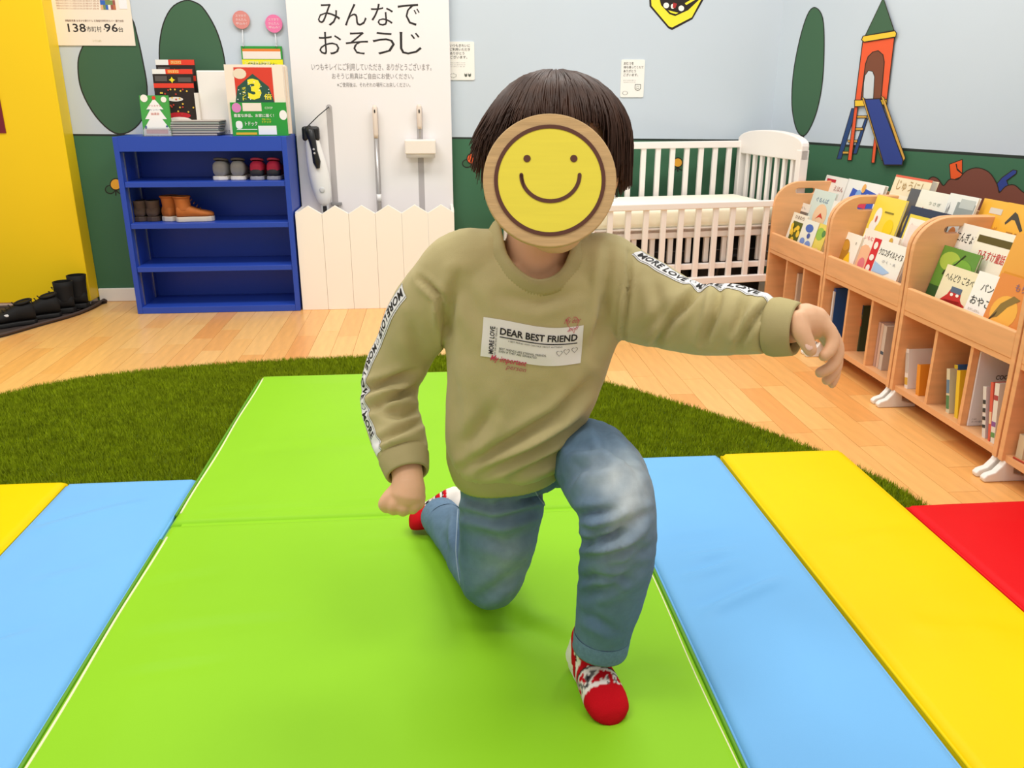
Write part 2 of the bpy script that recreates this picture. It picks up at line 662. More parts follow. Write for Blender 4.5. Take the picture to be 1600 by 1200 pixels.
A = np.c_[P - wv, np.full(n, 0.005)]
B = np.c_[P + wv, np.full(n, 0.005)]
T = np.c_[P + np.c_[np.cos(la), np.sin(la)] * ln[:, None], 0.005 + hgt]
V = np.stack([A, B, T], 1).reshape(-1, 3) - np.array([-0.4, 1.45, 0])
me = bpy.data.meshes.new('grass_blades')
me.vertices.add(3 * n)
me.vertices.foreach_set('co', V.ravel())
me.loops.add(3 * n)
me.loops.foreach_set('vertex_index', np.arange(3 * n))
me.polygons.add(n)
me.polygons.foreach_set('loop_start', np.arange(0, 3 * n, 3))
me.polygons.foreach_set('loop_total', np.full(n, 3))
me.update()
o = put('grass_blades', me, m_turf, rug)
o['kind'] = 'stuff'

# ================================================================== FLOOR MATS
m_cream = M('piping_cream', '#efe9bd', 0.5)


def vinyl(name, hx):
    return M('vinyl_' + name, hx, 0.45, var=0.03, vscale=4, bump=0.08, bscale=900, spec=0.12)


def pad(name, x0, x1, y0, y1, z0, z1, m, parent, waves=(), puff=0.004, res=0.009):
    """soft vinyl panel: rounded box on a fine grid with long soft creases"""
    nx, ny = max(6, int((x1 - x0) / res)), max(6, int((y1 - y0) / res))
    gx, gy = np.meshgrid(np.linspace(x0, x1, nx + 1), np.linspace(y0, y1, ny + 1), indexing='ij')
    dx = np.minimum(gx - x0, x1 - gx)
    dy = np.minimum(gy - y0, y1 - gy)
    e = np.minimum(dx, dy)
    r = 0.012
    t = np.clip(e / r, 0, 1)
    z = z1 - r * 0.7 * (1 - np.sqrt(np.clip(1 - (1 - t) ** 2, 0, 1)))
    z += puff * np.clip(dx / 0.1, 0, 1) * np.clip(dy / 0.1, 0, 1)
    for (ax, ay, bx, by, w, d) in waves:
        a = np.array([ax, ay])
        b = np.array([bx, by])
        L = np.linalg.norm(b - a)
        tt = (b - a) / L
        s = (gx - ax) * tt[0] + (gy - ay) * tt[1]
        q_ = -(gx - ax) * tt[1] + (gy - ay) * tt[0] + 0.15 * w * np.sin(s * 25)
        env = np.clip(s / 0.06, 0, 1) * np.clip((L - s) / 0.10, 0, 1)
        env = env * env * (3 - 2 * env)
        z += 1.9 * d * env * (np.exp(-(q_ / w) ** 2) - 0.6 * np.exp(-((q_ - 1.5 * w) / w) ** 2))
    V = [(gx[i, j], gy[i, j], z[i, j]) for i in range(nx + 1) for j in range(ny + 1)]
    F = [(i * (ny + 1) + j, (i + 1) * (ny + 1) + j, (i + 1) * (ny + 1) + j + 1, i * (ny + 1) + j + 1) for i in range(nx) for j in range(ny)]
    per = [(i, 0) for i in range(nx)] + [(nx, j) for j in range(ny)] + [(i, ny) for i in range(nx, 0, -1)] + [(0, j) for j in range(ny, 0, -1)]
    o0 = len(V)
    V += [(gx[i, j], gy[i, j], z0) for i, j in per]
    k_ = len(per)
    for a in range(k_):
        b = (a + 1) % k_
        i0, i1 = per[a][0] * (ny + 1) + per[a][1], per[b][0] * (ny + 1) + per[b][1]
        F.append((o0 + a, o0 + b, i1, i0))
    mb = MB()
    mb.add(V, F)
    return mb.build(name, m, parent, smooth=True)


mg = vinyl('green', '#90cc26')
gm = thing('folding_mat', 'lime green two-panel vinyl floor mat under the kneeling child', 'mat', (-0.09, 1.5, 0.006))
gm_l = np.array([-0.09, 1.5, 0.006])


def loc_(x0, x1, y0, y1, base):
    return x0 - base[0], x1 - base[0], y0 - base[1], y1 - base[1]


G = loc_(-0.553, 0.371, 0.55, 1.552, gm_l)
w1 = [(-0.55, 1.33, -0.35, 1.36, .018, -.0012), (-0.52, 1.18, -0.2, 1.2, .02, -.0015), (-0.5, 1.08, -0.3, 1.10, .014, -.0012), (0.06, 1.22, 0.22, 1.05, .022, -.004), (0.0, 1.17, 0.16, 1.15, .02, -.003),
      (0.27, 1.02, 0.37, 1.0, .015, -.0015), (-0.2, 1.42, 0.1, 1.40, .02, -.0012)]
w1 = [(a - gm_l[0], b - gm_l[1], c - gm_l[0], d - gm_l[1], w, h) for a, b, c, d, w, h in w1]
pad('panel', *G, 0.0, 0.034, mg, gm, w1)
G = loc_(-0.553, 0.371, 1.556, 2.50, gm_l)
w2 = [(-0.53, 1.60, 0.35, 1.61, .012, -.0015), (-0.5, 1.9, 0.0, 1.95, .03, -.001)]
w2 = [(a - gm_l[0], b - gm_l[1], c - gm_l[0], d - gm_l[1], w, h) for a, b, c, d, w, h in w2]
pad('panel', *G, 0.0, 0.034, mg, gm, w2)
MB().b2((-0.44, 0.046, 0.004), (0.44, 0.062, 0.030)).build('hinge', mg, gm)
for sx, ys in ((-0.553, ((0.56, 1.50), (1.60, 2.47))), (0.371, ((0.56, 1.50), (1.60, 2.47)))):
    for (ya, yb) in ys:
        s_ = 1 if sx < 0 else -1
        pts = [(sx + s_ * (0.010 + 0.0015 * math.sin(y * 14)) - gm_l[0], y - gm_l[1], 0.0335) for y in np.linspace(ya, yb, 30)]
        MB().tube(pts, 0.0024 if sx < 0 else 0.0014, 6).build('zip_strip', m_cream, gm, smooth=True)['label'] = 'cream zip strip'
        pts = [(sx - s_ * 0.001 - gm_l[0], y - gm_l[1], 0.028) for y in np.linspace(ya, yb, 12)]
        MB().tube(pts, 0.0035, 6).build('piping', M('vinyl_green_dark', '#5f9a1c', 0.5), gm, smooth=True)


def smallmat(hx, nm, label, x0, x1, y0, y1, waves=(), z1=0.030):
    b = np.array([(x0 + x1) / 2, (y0 + y1) / 2, 0.004])
    t = thing('floor_mat', label, 'mat', b, 0, 'coloured strip mats beside the green mat')
    m = vinyl(nm, hx)
    ww = [(a - b[0], c - b[1], d - b[0], e - b[1], w, h) for a, c, d, e, w, h in waves]
    pad('panel', x0 - b[0], x1 - b[0], y0 - b[1], y1 - b[1], 0.0, z1, m, t, ww)
    for sx in (x0 + 0.002, x1 - 0.002):
        MB().tube([(sx - b[0], y - b[1], z1 - 0.008) for y in np.linspace(y0 + 0.01, y1 - 0.01, 8)], 0.003, 6).build('piping', m, t, smooth=True)
    return t


smallmat('#76b6ea', 'blue', 'sky blue vinyl strip mat left of the green mat', -0.842, -0.560, 0.5, 1.785,
         [(-.84, 1.55, -.6, 1.68, .02, .003), (-.82, 1.12, -.62, 1.22, .018, .004), (-.84, 1.0, -.6, 1.03, .012, .004), (-.75, 1.35, -.6, 1.42, .02, .002)])
smallmat('#76b6ea', 'blue', 'sky blue vinyl strip mat between the green and yellow mats on the right', 0.378, 0.654, 0.5, 1.815,
         [(.40, 1.27, .56, 1.33, .012, .004), (.40, 1.16, .62, 1.27, .014, .005), (.42, 1.34, .58, 1.37, .014, .003), (.40, 1.4, .6, 1.42, .02, -.002)])
smallmat('#f4ce00', 'yellow', 'yellow vinyl strip mat at the left edge beyond the blue one', -1.14, -0.846, 0.5, 1.795)
smallmat('#f4ce00', 'yellow', 'yellow vinyl strip mat on the right between blue and red mats', 0.660, 0.957, 0.5, 1.812,
         [(.7, 1.35, .95, 1.40, .03, .002), (.72, 1.1, .94, 1.05, .03, .002)], z1=0.034)
smallmat('#e0121a', 'red', 'red vinyl strip mat at the right edge of the frame', 0.966, 1.262, 0.4, 1.524)

# ================================================================== CLEANING BOARD
m_board = M('board_white', '#f3eeee', 0.4)
m_ink = flat('#2c2828')
m_grey_ink = flat('#8f8a8a')
board = thing('cleaning_board', 'tall white cleaning corner board with large lettering and picket fence box', 'board', (-0.257, 3.60, 0))
BO = np.array([-0.257, 3.60, 0])
YF = 3.699          # face of the back panel


def bl(x, y):       # pixel on the board face -> board local
    return onY(x, y, YF) - BO


MB().b2((-0.322, 0.10, 0.0), (0.322, 0.125, 1.62)).build('back_panel', m_board, board, bevel=0.002)
W6 = 0.642 / 6
m_picket = M('picket_white', '#fbf5ea', 0.45)
for i in range(6):
    x0 = -0.321 + i * W6
    mb = MB()
    mb.prism([(x0 + .0004, 0), (x0 + W6 - .0004, 0), (x0 + W6 - .0004, 0.397), (x0 + W6 / 2, 0.430), (x0 + .0004, 0.397)], (0, -0.098, 0), X_, Z_, -0.012, t0=0.0)
    mb.build('picket', m_picket, board, bevel=0.0012, fix=True)
for sx in (-0.3155, 0.3155):
    MB().b2((sx - 0.0055, -0.086, 0), (sx + 0.0055, 0.10, 0.405)).build('box_side', m_picket, board)
MB().b2((-0.31, -0.086, 0.0), (0.31, 0.10, 0.012)).build('box_floor', m_picket, board)


def boardtext(name, s, px0, px1, py0, py1, m, **kw):
    mb = MB()
    a = bl(px0, py1)
    b = bl(px1, py0)
    letter(mb, s, (a[0], 0.10, a[2]), X_, Z_, b[0] - a[0], b[2] - a[2], off=0.0008, **kw)
    return mb.build(name, m, board)


def word(s, px0, px1, py0, py1, m, n):
    step = (px1 - px0) / n
    for i, ch in enumerate(s):
        boardtext('lettering', ch, px0 + step * i + step * .08, px0 + step * i + step * .86, py0, py1, m, bold=-0.006)


word('みんなで', 494, 661, 6, 40, m_ink, 4)
word('おそうじ', 496, 664, 50, 85, m_ink, 4)
boardtext('lettering', 'いつもキレイにご利用していただき、ありがとうございます。', 487, 674, 99, 110, m_grey_ink)
boardtext('lettering', 'おそうじ用具はご自由にお使いください。', 519, 646, 114.5, 123.5, m_grey_ink)
boardtext('lettering', '※ご使用後は、それぞれの場所にお戻しください。', 527, 641, 129, 136, m_grey_ink)
# grey printed tool silhouettes
m_sil = flat('#b9b3b3')
for (xa, ya, xb, yb, w) in ((514, 168, 525, 330, 9), (586, 170, 593, 330, 8), (655, 170, 660, 330, 9)):
    a, b = bl(xa, ya), bl(xb, yb)
    w_ = w / FPX * 3.55
    mb = MB()
    pol = [(b[0] + w_ / 2, b[2]), (a[0] + w_ / 2, a[2])] + [(a[0] + w_ / 2 * math.cos(t), a[2] + w_ / 2 * math.sin(t)) for t in np.linspace(0.2, math.pi - .2, 8)] + [(a[0] - w_ / 2, a[2]), (b[0] - w_ / 2, b[2])]
    mb.add([(p_[0], 0.0995, p_[1]) for p_ in pol], [tuple(range(len(pol)))])
    mb.build('printed_silhouette', m_sil, board)
    h = MB().tube([(a[0], 0.10, a[2]), (a[0], 0.080, a[2]), (a[0], 0.078, a[2] + 0.006)], 0.0022, 6)
    h.build('hook', M('steel', '#b9b9b9', 0.3, metal=0.9), board, smooth=True)
a = bl(526, 318)
MB().box((a[0], 0.088, a[2]), (0.045, 0.02, 0.012)).build('clip', M('clip_grey', '#8e8c8c', 0.5), board, bevel=0.002)

# ---- hand vacuum
m_wplast = M('plastic_white', '#f2f0ee', 0.3, spec=0.5)
m_black = M('plastic_black', '#17171a', 0.35, spec=0.5)
a, b = onY(484, 200, 3.665), onY(508, 322, 3.665)
vac = thing('hand_vacuum', 'white handheld vacuum with black handle hanging on the cleaning board', 'vacuum', tuple(b))
ax = (a - b)


def vl(t, dx=0.0, dy=0.0):
    p_ = ax * t
    return np.array([p_[0] + dx, dy, p_[2]])


rings = []
for t, hw, hd in ((0.0, .012, .010), (0.05, .024, .018), (0.12, .034, .024), (0.25, .041, .027), (0.42, .043, .028), (0.58, .040, .027), (0.72, .034, .024), (0.84, .029, .020), (0.93, .024, .016)):
    c = vl(t)
    rings.append([(c[0] + hw * math.cos(q_), c[1] + hd * math.sin(q_), c[2]) for q_ in np.linspace(0, 2 * math.pi, 20, endpoint=False)])
MB().loft(rings).build('body', m_wplast, vac, smooth=True)
MB().tube([vl(1.0, -.006, -.01), vl(0.95, .002, -.022), vl(0.85, .004, -.026), vl(0.72, .005, -.029), vl(0.58, .006, -.032), vl(0.5, .006, -.030)], [.016, .019, .015, .012, .016, .008], 10).build('handle', m_black, vac, smooth=True)
MB().box(vl(0.93, 0, 0), (0.070, 0.034, 0.058)).build('motor_cap', m_black, vac, bevel=0.010)
for t in (0.74, 0.69, 0.60):
    MB().ball(vl(t, .005, -.043), (.0045, .003, .0045), 10, 6).build('button', M('button_grey', '#c8c8c8', 0.4), vac, smooth=True)
MB().ball(vl(0.22, .004, -.027), (.011, .003, .012), 14, 8).build('badge', M('badge_grey', '#d5d3d1', 0.4), vac, smooth=True)
MB().box(vl(0.0, 0, 0) + np.array([0, 0, -.006]), (0.032, 0.02, 0.05)).build('nozzle', M('nozzle_grey', '#c9c9c9', 0.4), vac, bevel=0.003)
MB().box(vl(0.0, 0, -.0105) + np.array([0, 0, -.012]), (0.016, 0.003, 0.026)).build('nozzle_slot', m_black, vac)
h0 = onY(514, 167, 3.672) - b
MB().tube([h0, h0 * .5 + vl(1.02, -.004, -.01) * .5 + np.array([0, 0, .004]), vl(1.02, -.006, -.012)], .0022, 6).build('wrist_strap', m_black, vac, smooth=True)

# ---- broom / floor wiper with grey pole
m_beige = M('plastic_beige', '#e6d5c6', 0.45)
m_steel = M('pole_grey', '#b3afac', 0.3, metal=0.5)
a, b = onY(585, 164, 3.675), onY(593, 322, 3.675)
mop = thing('floor_wiper', 'grey pole floor wiper with beige grip hanging in the middle of the board', 'mop', (b[0], 3.675, 0.02))
ob = np.array([b[0], 3.675, 0.02])
d_ = (a - b) / np.linalg.norm(a - b)
La = np.linalg.norm(a - b)
b0 = b - ob
MB().tube([b0 - d_ * .25, b0 + d_ * La * .7], .0075, 12).build('pole', m_steel, mop, smooth=True)
MB().tube([b0 + d_ * La * .68, b0 + d_ * La * .72, b0 + d_ * La * .97, b0 + d_ * La], [.0085, .0105, .0105, .006], 12).build('grip', m_beige, mop, smooth=True)
p_ = b0 + d_ * La * .94
MB().ball((p_[0], p_[1] - .0102, p_[2]), (.0032, .0022, .008), 10, 6).build('hang_hole', flat('#3b3734'), mop)
MB().tube([b0 + d_ * .02, b0 + d_ * .05], [.010, .010], 12).build('collar', m_wplast, mop, smooth=True)
p_ = b0 - d_ * .25
MB().box((p_[0], 0, p_[2] - 0.01), (0.16, 0.06, 0.025)).build('wiper_head', m_wplast, mop, bevel=.006)

# ---- lint roller
a, b = onY(654.5, 163, 3.675), onY(657, 229, 3.675)
lr = thing('carpet_roller', 'short carpet roller with beige handle and boxy white cover on the board', 'roller', (b[0], 3.675, b[2]))
d_ = a - b
MB().tube([d_ * .2, d_ * .55], .0045, 10).build('rod', m_steel, lr, smooth=True)
MB().tube([d_ * .42, d_ * .5, d_ * .95, d_], [.0085, .0105, .011, .007], 12).build('handle', m_beige, lr, smooth=True)
p_ = d_ * .84
MB().ball((p_[0], -.0108, p_[2]), (.0032, .0022, .009), 10, 6).build('hang_hole', flat('#3b3734'), lr)
MB().box((0, -.008, 0), (0.128, 0.052, 0.058)).build('cover', M('cover_cream', '#f4eadf', 0.4), lr, bevel=.005)
MB().tube([(-.06, -.008, -.027), (.06, -.008, -.027)], .018, 14).build('tape_roll', m_wplast, lr, smooth=True)

# ================================================================== NOTICE CARDS AND POSTER ON THE WALL
m_card = M('card_white', '#f5f1ea', 0.5)


def card(px0, py0, px1, py1, label, lines, small, icon):
    a = onY(px0, py1, YB - .004)
    b = onY(px1, py0, YB - .004)
    w, h = b[0] - a[0], b[2] - a[2]
    t = thing('notice_card', label, 'notice', (a[0], YB - .004, a[2]), 0, 'white notice cards on the blue wall')
    MB().prism(rrect(w, h, .006, 4, (w / 2, h / 2)), (0, 0, 0), X_, Z_, -.004, t0=0.0).build('card', m_card, t, fix=True)
    mb = MB()
    for i, s in enumerate(lines):
        n = len(s)
        letter(mb, s, (w * .10, -.0004, h * (.86 - .10 * i)), X_, Z_, w * .105 * n, h * .075)
    mb.build('lettering', m_ink, t)
    mb = MB()
    for i, s in enumerate(small):
        letter(mb, s, (w * .10, -.0004, h * (.44 - .05 * i)), X_, Z_, w * .55, h * .025)
    mb.build('small_print', m_grey_ink, t)
    mb = MB()
    cx, cz = w * .74, h * .26 if icon == 'shield' else h * .14
    if icon == 'shield':
        sh = [(-1, 1), (1, 1), (1, -.3), (.6, -.8), (0, -1), (-.6, -.8), (-1, -.3)]
        for k_, c_ in ((1.0, 0), (.82, 1)):
            mb.add([(cx + k_ * x_ * w * .13, -.0006 - .0003 * c_, cz + k_ * z_ * w * .13) for x_, z_ in sh], [tuple(range(7))], c_)
        st = [(math.cos(t_) * (1 if i % 2 else .6), math.sin(t_) * (1 if i % 2 else .6)) for i, t_ in enumerate(np.linspace(0, 6.283, 8, endpoint=False))]
        mb.add([(cx + x_ * w * .08, -.0012, cz + z_ * w * .08) for x_, z_ in st], [tuple(range(8))], 0)
        mb.add([(cx + x_ * w * .06, -.0015, cz + z_ * w * .06) for x_, z_ in st], [tuple(range(8))], 1)
    else:
        for dx_ in (-.07, .07):
            mb.add([(cx + dx_ * w + x_ * w, -.0008, cz + z_ * w) for x_, z_ in ell(.055, .08, 12)], [tuple(range(12))], 0)
            mb.add([(cx + dx_ * w + x_ * w, -.0011, cz + .05 * w + z_ * w) for x_, z_ in ell(.035, .035, 12)], [tuple(range(12))], 1)
    for i in range(12):
        t_ = i / 12 * 6.283
        mb.add([(w * .2 + math.cos(t_) * w * .11 + x_ * w, -.0008, h * .115 + math.sin(t_) * w * .07 + z_ * w) for x_, z_ in ell(.014, .014, 6)], [tuple(range(6))], 0)
    mb.build('symbol', [flat('#5c6158'), m_card], t)


card(700, 65, 741, 125, 'white notice card beside the right edge of the cleaning board', ['いつもきれいに', 'ご利用いただき', 'ありがとう', 'ございます。'], ['きれいにお使いいただき', 'まことにありがとう', 'ございます'], 'pair')
card(969, 93, 1008, 152, 'white notice card on the blue wall above the crib', ['おむつを', '持ち帰ってくれて', 'ありがとう', 'ございます。'], ['おむつの持ち帰りに', 'ご協力ありがとうございます'], 'shield')

a = onY(91, 71, YB - .004)
b = onY(212, 71, YB - .004)
w = b[0] - a[0]
h = 0.42
po = thing('poster', 'cream paper poster with large figures 138 and 96 over the mural tree', 'poster', (a[0], YB - .003, a[2]))
MB().b2((0, -.002, 0), (w, 0, h)).build('sheet', M('poster_cream', '#f8ead8', 0.5), po)


def pol(x, y):
    return onY(x, y, YB - .0052) - np.array([a[0], YB - .003, a[2]])


def potext(s, x0, x1, y0, y1, m, **kw):
    mb = MB()
    q0, q1 = pol(x0, y1), pol(x1, y0)
    letter(mb, s, (q0[0], -.002, q0[2]), X_, Z_, q1[0] - q0[0], q1[2] - q0[2], off=.0006, **kw)
    mb.build('lettering', m, po)


potext('138', 107, 133, 37, 50, m_ink, bold=.01)
potext('市町村・', 136, 163, 41, 50, m_ink)
potext('96', 164, 183, 37, 50, m_ink, bold=.01)
potext('台', 185.5, 192, 42, 50, m_ink)
potext('移動販売車 おまかせ便カケル 北海道内市町村カバー 運行台数', 102, 193, 31, 34, flat('#6a3f2f'))
for i in range(4):
    potext('地域のみなさまのくらしを支えるために走り続けます お買い物', 87 + i * .6, 154, 0 + i * 4, 2.4 + i * 4, flat('#b98f76'))
potext('コープさっぽろ', 145, 158, 62, 65.5, flat('#b9b070'))
mb = MB()
cols = ['#c2744c', '#3b6ac0', '#e4b58a', '#7b8f5a', '#f4efe6', '#a05a50']
q0 = pol(158, 15)
for i in range(36):
    x_, z_ = q0[0] + (i % 6) * .0095, q0[2] + (i // 6) * .017
    mb.add([(x_, -.0028, z_), (x_ + .0095, -.0028, z_), (x_ + .0095, -.0028, z_ + .017), (x_, -.0028, z_ + .017)], [(0, 1, 2, 3)], random.randrange(6))
mb.build('photo_print', [flat(c) for c in cols], po)
q0 = pol(187, 14)
MB().b2((q0[0], -.0028, q0[2]), (q0[0] + .03, -.002, q0[2] + .10)).build('label_print', flat('#f3f1f3'), po)

# ================================================================== SHOE SHELF
m_sb = M('shelf_blue', '#2a4cb4', 0.38, var=0.03, vscale=3)
SX0, SX1, SY0, SY1 = -1.243, -0.585, 3.49, 3.725
SO = np.array([(SX0 + SX1) / 2, (SY0 + SY1) / 2, 0])
shelf = thing('shoe_shelf', 'bright blue open shoe shelf standing against the green wall', 'shelf', tuple(SO))
hx_, hy_ = (SX1 - SX0) / 2, (SY1 - SY0) / 2
for s_ in (-1, 1):
    MB().b2((s_ * hx_, -hy_, 0), (s_ * (hx_ - .02), hy_, .70)).build('side_panel', m_sb, shelf, bevel=.0015)
MB().b2((-hx_ + .02, hy_ - .012, 0), (hx_ - .02, hy_, .70)).build('back_board', m_sb, shelf)
MB().b2((-hx_ + .02, -hy_, .68), (hx_ - .02, hy_ - .012, .70)).build('top_board', m_sb, shelf)
MB().b2((-hx_ + .02, -hy_, .645), (hx_ - .02, -hy_ + .02, .68)).build('fascia', m_sb, shelf)
for z in (.508, .346, .172):
    MB().b2((-hx_ + .021, -hy_ + .004, z), (hx_ - .021, hy_ - .012, z + .021)).build('shelf_board', m_sb, shelf, bevel=.0015)
MB().b2((-hx_ + .02, -hy_, 0), (hx_ - .02, hy_ - .012, .027)).build('base_board', m_sb, shelf, bevel=.0015)
m_rail = M('rail_steel', '#b8bcc4', 0.3, metal=0.9)
for s_ in (-1, 1):
    for yy in (-hy_ + .035, hy_ - .06):
        MB().b2((s_ * (hx_ - .0205), yy, .03), (s_ * (hx_ - .0235), yy + .008, .64)).build('support_rail', m_rail, shelf)


# ---- shoes
def shoe(name, label, cat, loc, rz, L=.20, W=.075, H=.06, shaft=0.0, up='#777777', sole='#dddddd', lin_='#222222', lace=None, heel=None, group=None, rough=.7, collar=None, toe=None):
    """toe points along local +x, heel at x=0"""
    t = thing(name, label, cat, loc, rz, group)
    mu = M('shoe_' + up, up, rough, var=.12, vscale=30, bump=.2, bscale=400)
    ms = M('sole_' + sole, sole, .6)
    n = 16
    prof = [(0.0, .30, .75), (.05, .40, .95), (.18, .42, 1.0), (.35, .40, .92), (.5, .43, .74), (.65, .49, .58), (.8, .49, .48), (.92, .38, .40), (.985, .20, .28)]
    sh = .016 if shaft == 0 else .02
    rr = []
    for z in (0, sh * .5, sh):
        ring = []
        out = 1.04 if z < sh else 1.0
        pts = [(x_ * L, w_ * W * out) for x_, w_, _ in prof]
        pts = [(-.006, 0)] + pts + [(L, 0)]
        ring = [(x_, w_, z) for x_, w_ in pts] + [(x_, -w_, z) for x_, w_ in pts[-2:0:-1]]
        rr.append(ring)
    MB().loft(rr).build('sole', ms, t, smooth=False, bevel=.003, fix=True)
    rings = []
    for x_, w_, h_ in prof:
        hw, hh = w_ * W * .96, h_ * H
        rings.append([(x_ * L, hw * math.copysign(abs(math.cos(q_)) ** .7, math.cos(q_)), sh - .002 + hh * .5 + hh * .5 * math.copysign(abs(math.sin(q_)) ** .8, math.sin(q_))) for q_ in np.linspace(0, 2 * math.pi, n, endpoint=False)])
    MB().loft(rings).build('upper', mu, t, smooth=True, fix=True)
    if toe:
        rg_ = [[(p0 * 1.003 + .0005, p1 * 1.04, sh + (p2 - sh) * 1.04) for p0, p1, p2 in r_] for r_ in rings[6:]]
        MB().loft(rg_).build('toe_cap', M('shoe_' + toe, toe, .6), t, smooth=True, fix=True)
    if heel:
        rg_ = [[(p0 - .002, p1 * 1.05, sh + (p2 - sh) * .55) for p0, p1, p2 in r_] for r_ in rings[:3]]
        MB().loft(rg_).build('heel_counter', M('shoe_' + heel, heel, .6), t, smooth=True, fix=True)
    if shaft:
        zz = sh + H * .55
        rg_ = []
        for k_, (f, s2) in enumerate(((0, 1.0), (.35, .98), (.7, 1.0), (1.0, 1.06))):
            rg_.append([(L * .20 + L * .21 * s2 * math.cos(q_) - .004 * f, W * .42 * s2 * math.sin(q_), zz + (shaft - zz) * f) for q_ in np.linspace(0, 2 * math.pi, 18, endpoint=False)])
        inner = [[(L * .20 + (p0 - L * .20) * .86, p1 * .86, p2 + .0005) for p0, p1, p2 in rg_[-1]], [(L * .20 + (p0 - L * .20) * .8, p1 * .8, p2 - .035) for p0, p1, p2 in rg_[-1]]]
        MB().loft(rg_ + inner[:1], cap=False).build('shaft', mu, t, smooth=True)
        MB().loft(inner, cap=False).add(inner[1], [tuple(range(18))]).build('lining', flat(lin_), t, smooth=True)
        if collar:
            MB().tube([(p0, p1, p2) for p0, p1, p2 in rg_[-1]] + [rg_[-1][0]], .004, 6).build('collar', M('shoe_' + collar, collar, .8), t, smooth=True)
        ztop, xa = shaft, L * .41
    else:
        c = (L * .2, 0, sh + H * .93)
        ring = [(c[0] + L * .17 * math.cos(q_), W * .33 * math.sin(q_), c[2] + .004 - .010 * math.cos(q_) * .6) for q_ in np.linspace(0, 2 * math.pi, 18, endpoint=False)]
        MB().tube(ring + [ring[0]], .0045, 6).build('collar', M('shoe_' + (collar or up), collar or up, .8), t, smooth=True)
        MB().add(ring, [tuple(range(18))]).build('lining', flat(lin_), t)
        ztop, xa = sh + H * .95, L * .40
    if lace:
        for i in range(4):
            f = i / 3
            x_ = xa + (L * .62 - xa) * f
            z_ = sh + H * (.95 - .36 * f) + (.004 if not shaft else (shaft - sh - H) * .6 * (1 - f) + .002)
            MB().tube([(x_, -W * .2, z_ - .004), (x_ + .004, 0, z_ + .001), (x_, W * .2, z_ - .004)], .0022, 6).build('lace', flat(lace), t, smooth=True)
    return t


zs = .529
for i, (px, lab) in enumerate(((342, 'left one of the grey sneakers on the top tier of the shoe shelf'), (371, 'right one of the grey sneakers on the top tier of the shoe shelf'))):
    q_ = onY(px, 284, 3.53)
    shoe('sneaker', lab, 'shoe', (q_[0], 3.545, zs), R(90 - 8 + 10 * i), .17, .072, .062, up='#a29c96', sole='#f2eadc', lin_='#1f1d1d', collar='#6b6663', lace='#a09a96', group='shoes on the shoe shelf')
for i, (px, lab) in enumerate(((401, 'left one of the red and black sneakers on the shoe shelf'), (427, 'right one of the red and black sneakers on the shoe shelf'))):
    q_ = onY(px, 284, 3.53)
    shoe('sneaker', lab, 'shoe', (q_[0], 3.535, zs), R(90 - 4), .16, .066, .062, up='#c42646', sole='#9c9aa0', lin_='#5a1020', heel='#2c2a2e', collar='#b93a55', lace='#3a3236', group='shoes on the shoe shelf')
zs = .3675
for i, px in enumerate((216, 236)):
    q_ = onY(px, 346, 3.53)
    shoe('ankle_boot', ('dark brown suede boot at the left end of the shoe shelf', 'dark brown suede boot next to the tan boots on the shoe shelf')[i], 'boot', (q_[0], 3.55, zs), R(90), .15, .062, .045, shaft=.082, up='#5d4a3c', sole='#4a3a30', lin_='#2a211c', group='shoes on the shoe shelf', rough=.9)
q_ = onY(253, 347, 3.53)
shoe('ankle_boot', 'tan leather boot with pale sole, heel towards the room, on the shoe shelf', 'boot', (q_[0] + .012, 3.55, zs), R(60), .16, .070, .050, shaft=.098, up='#b8682a', sole='#cfc4b6', lin_='#2b2320', collar='#a65a22', lace='#6b3f1c', group='shoes on the shoe shelf')
q_ = onY(276, 347, 3.53)
shoe('ankle_boot', 'tan leather boot with pale sole pointing right on the shoe shelf', 'boot', (q_[0], 3.545, zs), R(10), .145, .070, .050, shaft=.098, up='#b8682a', sole='#cfc4b6', lin_='#2b2320', collar='#a65a22', lace='#6b3f1c', group='shoes on the shoe shelf')

# ---- rubber tray with black shoes
m_tray = M('tray_rubber', '#3b302c', 0.7, bump=.2, bscale=300)
tc_ = np.array([-1.93, 3.40, 0])
tray = thing('shoe_mat', 'dark brown rubber shoe mat with curved edge by the yellow door', 'mat', tuple(tc_))
tp = [tuple(q_[:2]) for q_ in (onZ(162, 468, .012), onZ(150, 476, .012), onZ(120, 489, .012), onZ(60, 506, .012), onZ(0, 523, .012), onZ(-60, 535, .012))]
tp = [tuple(v_) for v_ in cr(tp, 14)] + [(-2.4, 3.05), (-2.45, 3.55), (-1.9, 3.62), (-1.55, 3.63), (-1.44, 3.70)]
tpl = [(a_ - tc_[0], b_ - tc_[1]) for a_, b_ in tp]
MB().prism(tpl, (0, 0, 0), X_, Y_, .010).build('sheet', m_tray, tray, fix=True)
MB().tube([(a_, b_, .011) for a_, b_ in tpl + tpl[:1]], .006, 6).build('rim', M('tray_rim', '#4a3b36', .6), tray, smooth=True)
zs = .0115
K = dict(up='#0f0e0e', sole='#121111', lin_='#0c0c0c', lace='#141312', group='black shoes on the rubber mat', rough=.75)
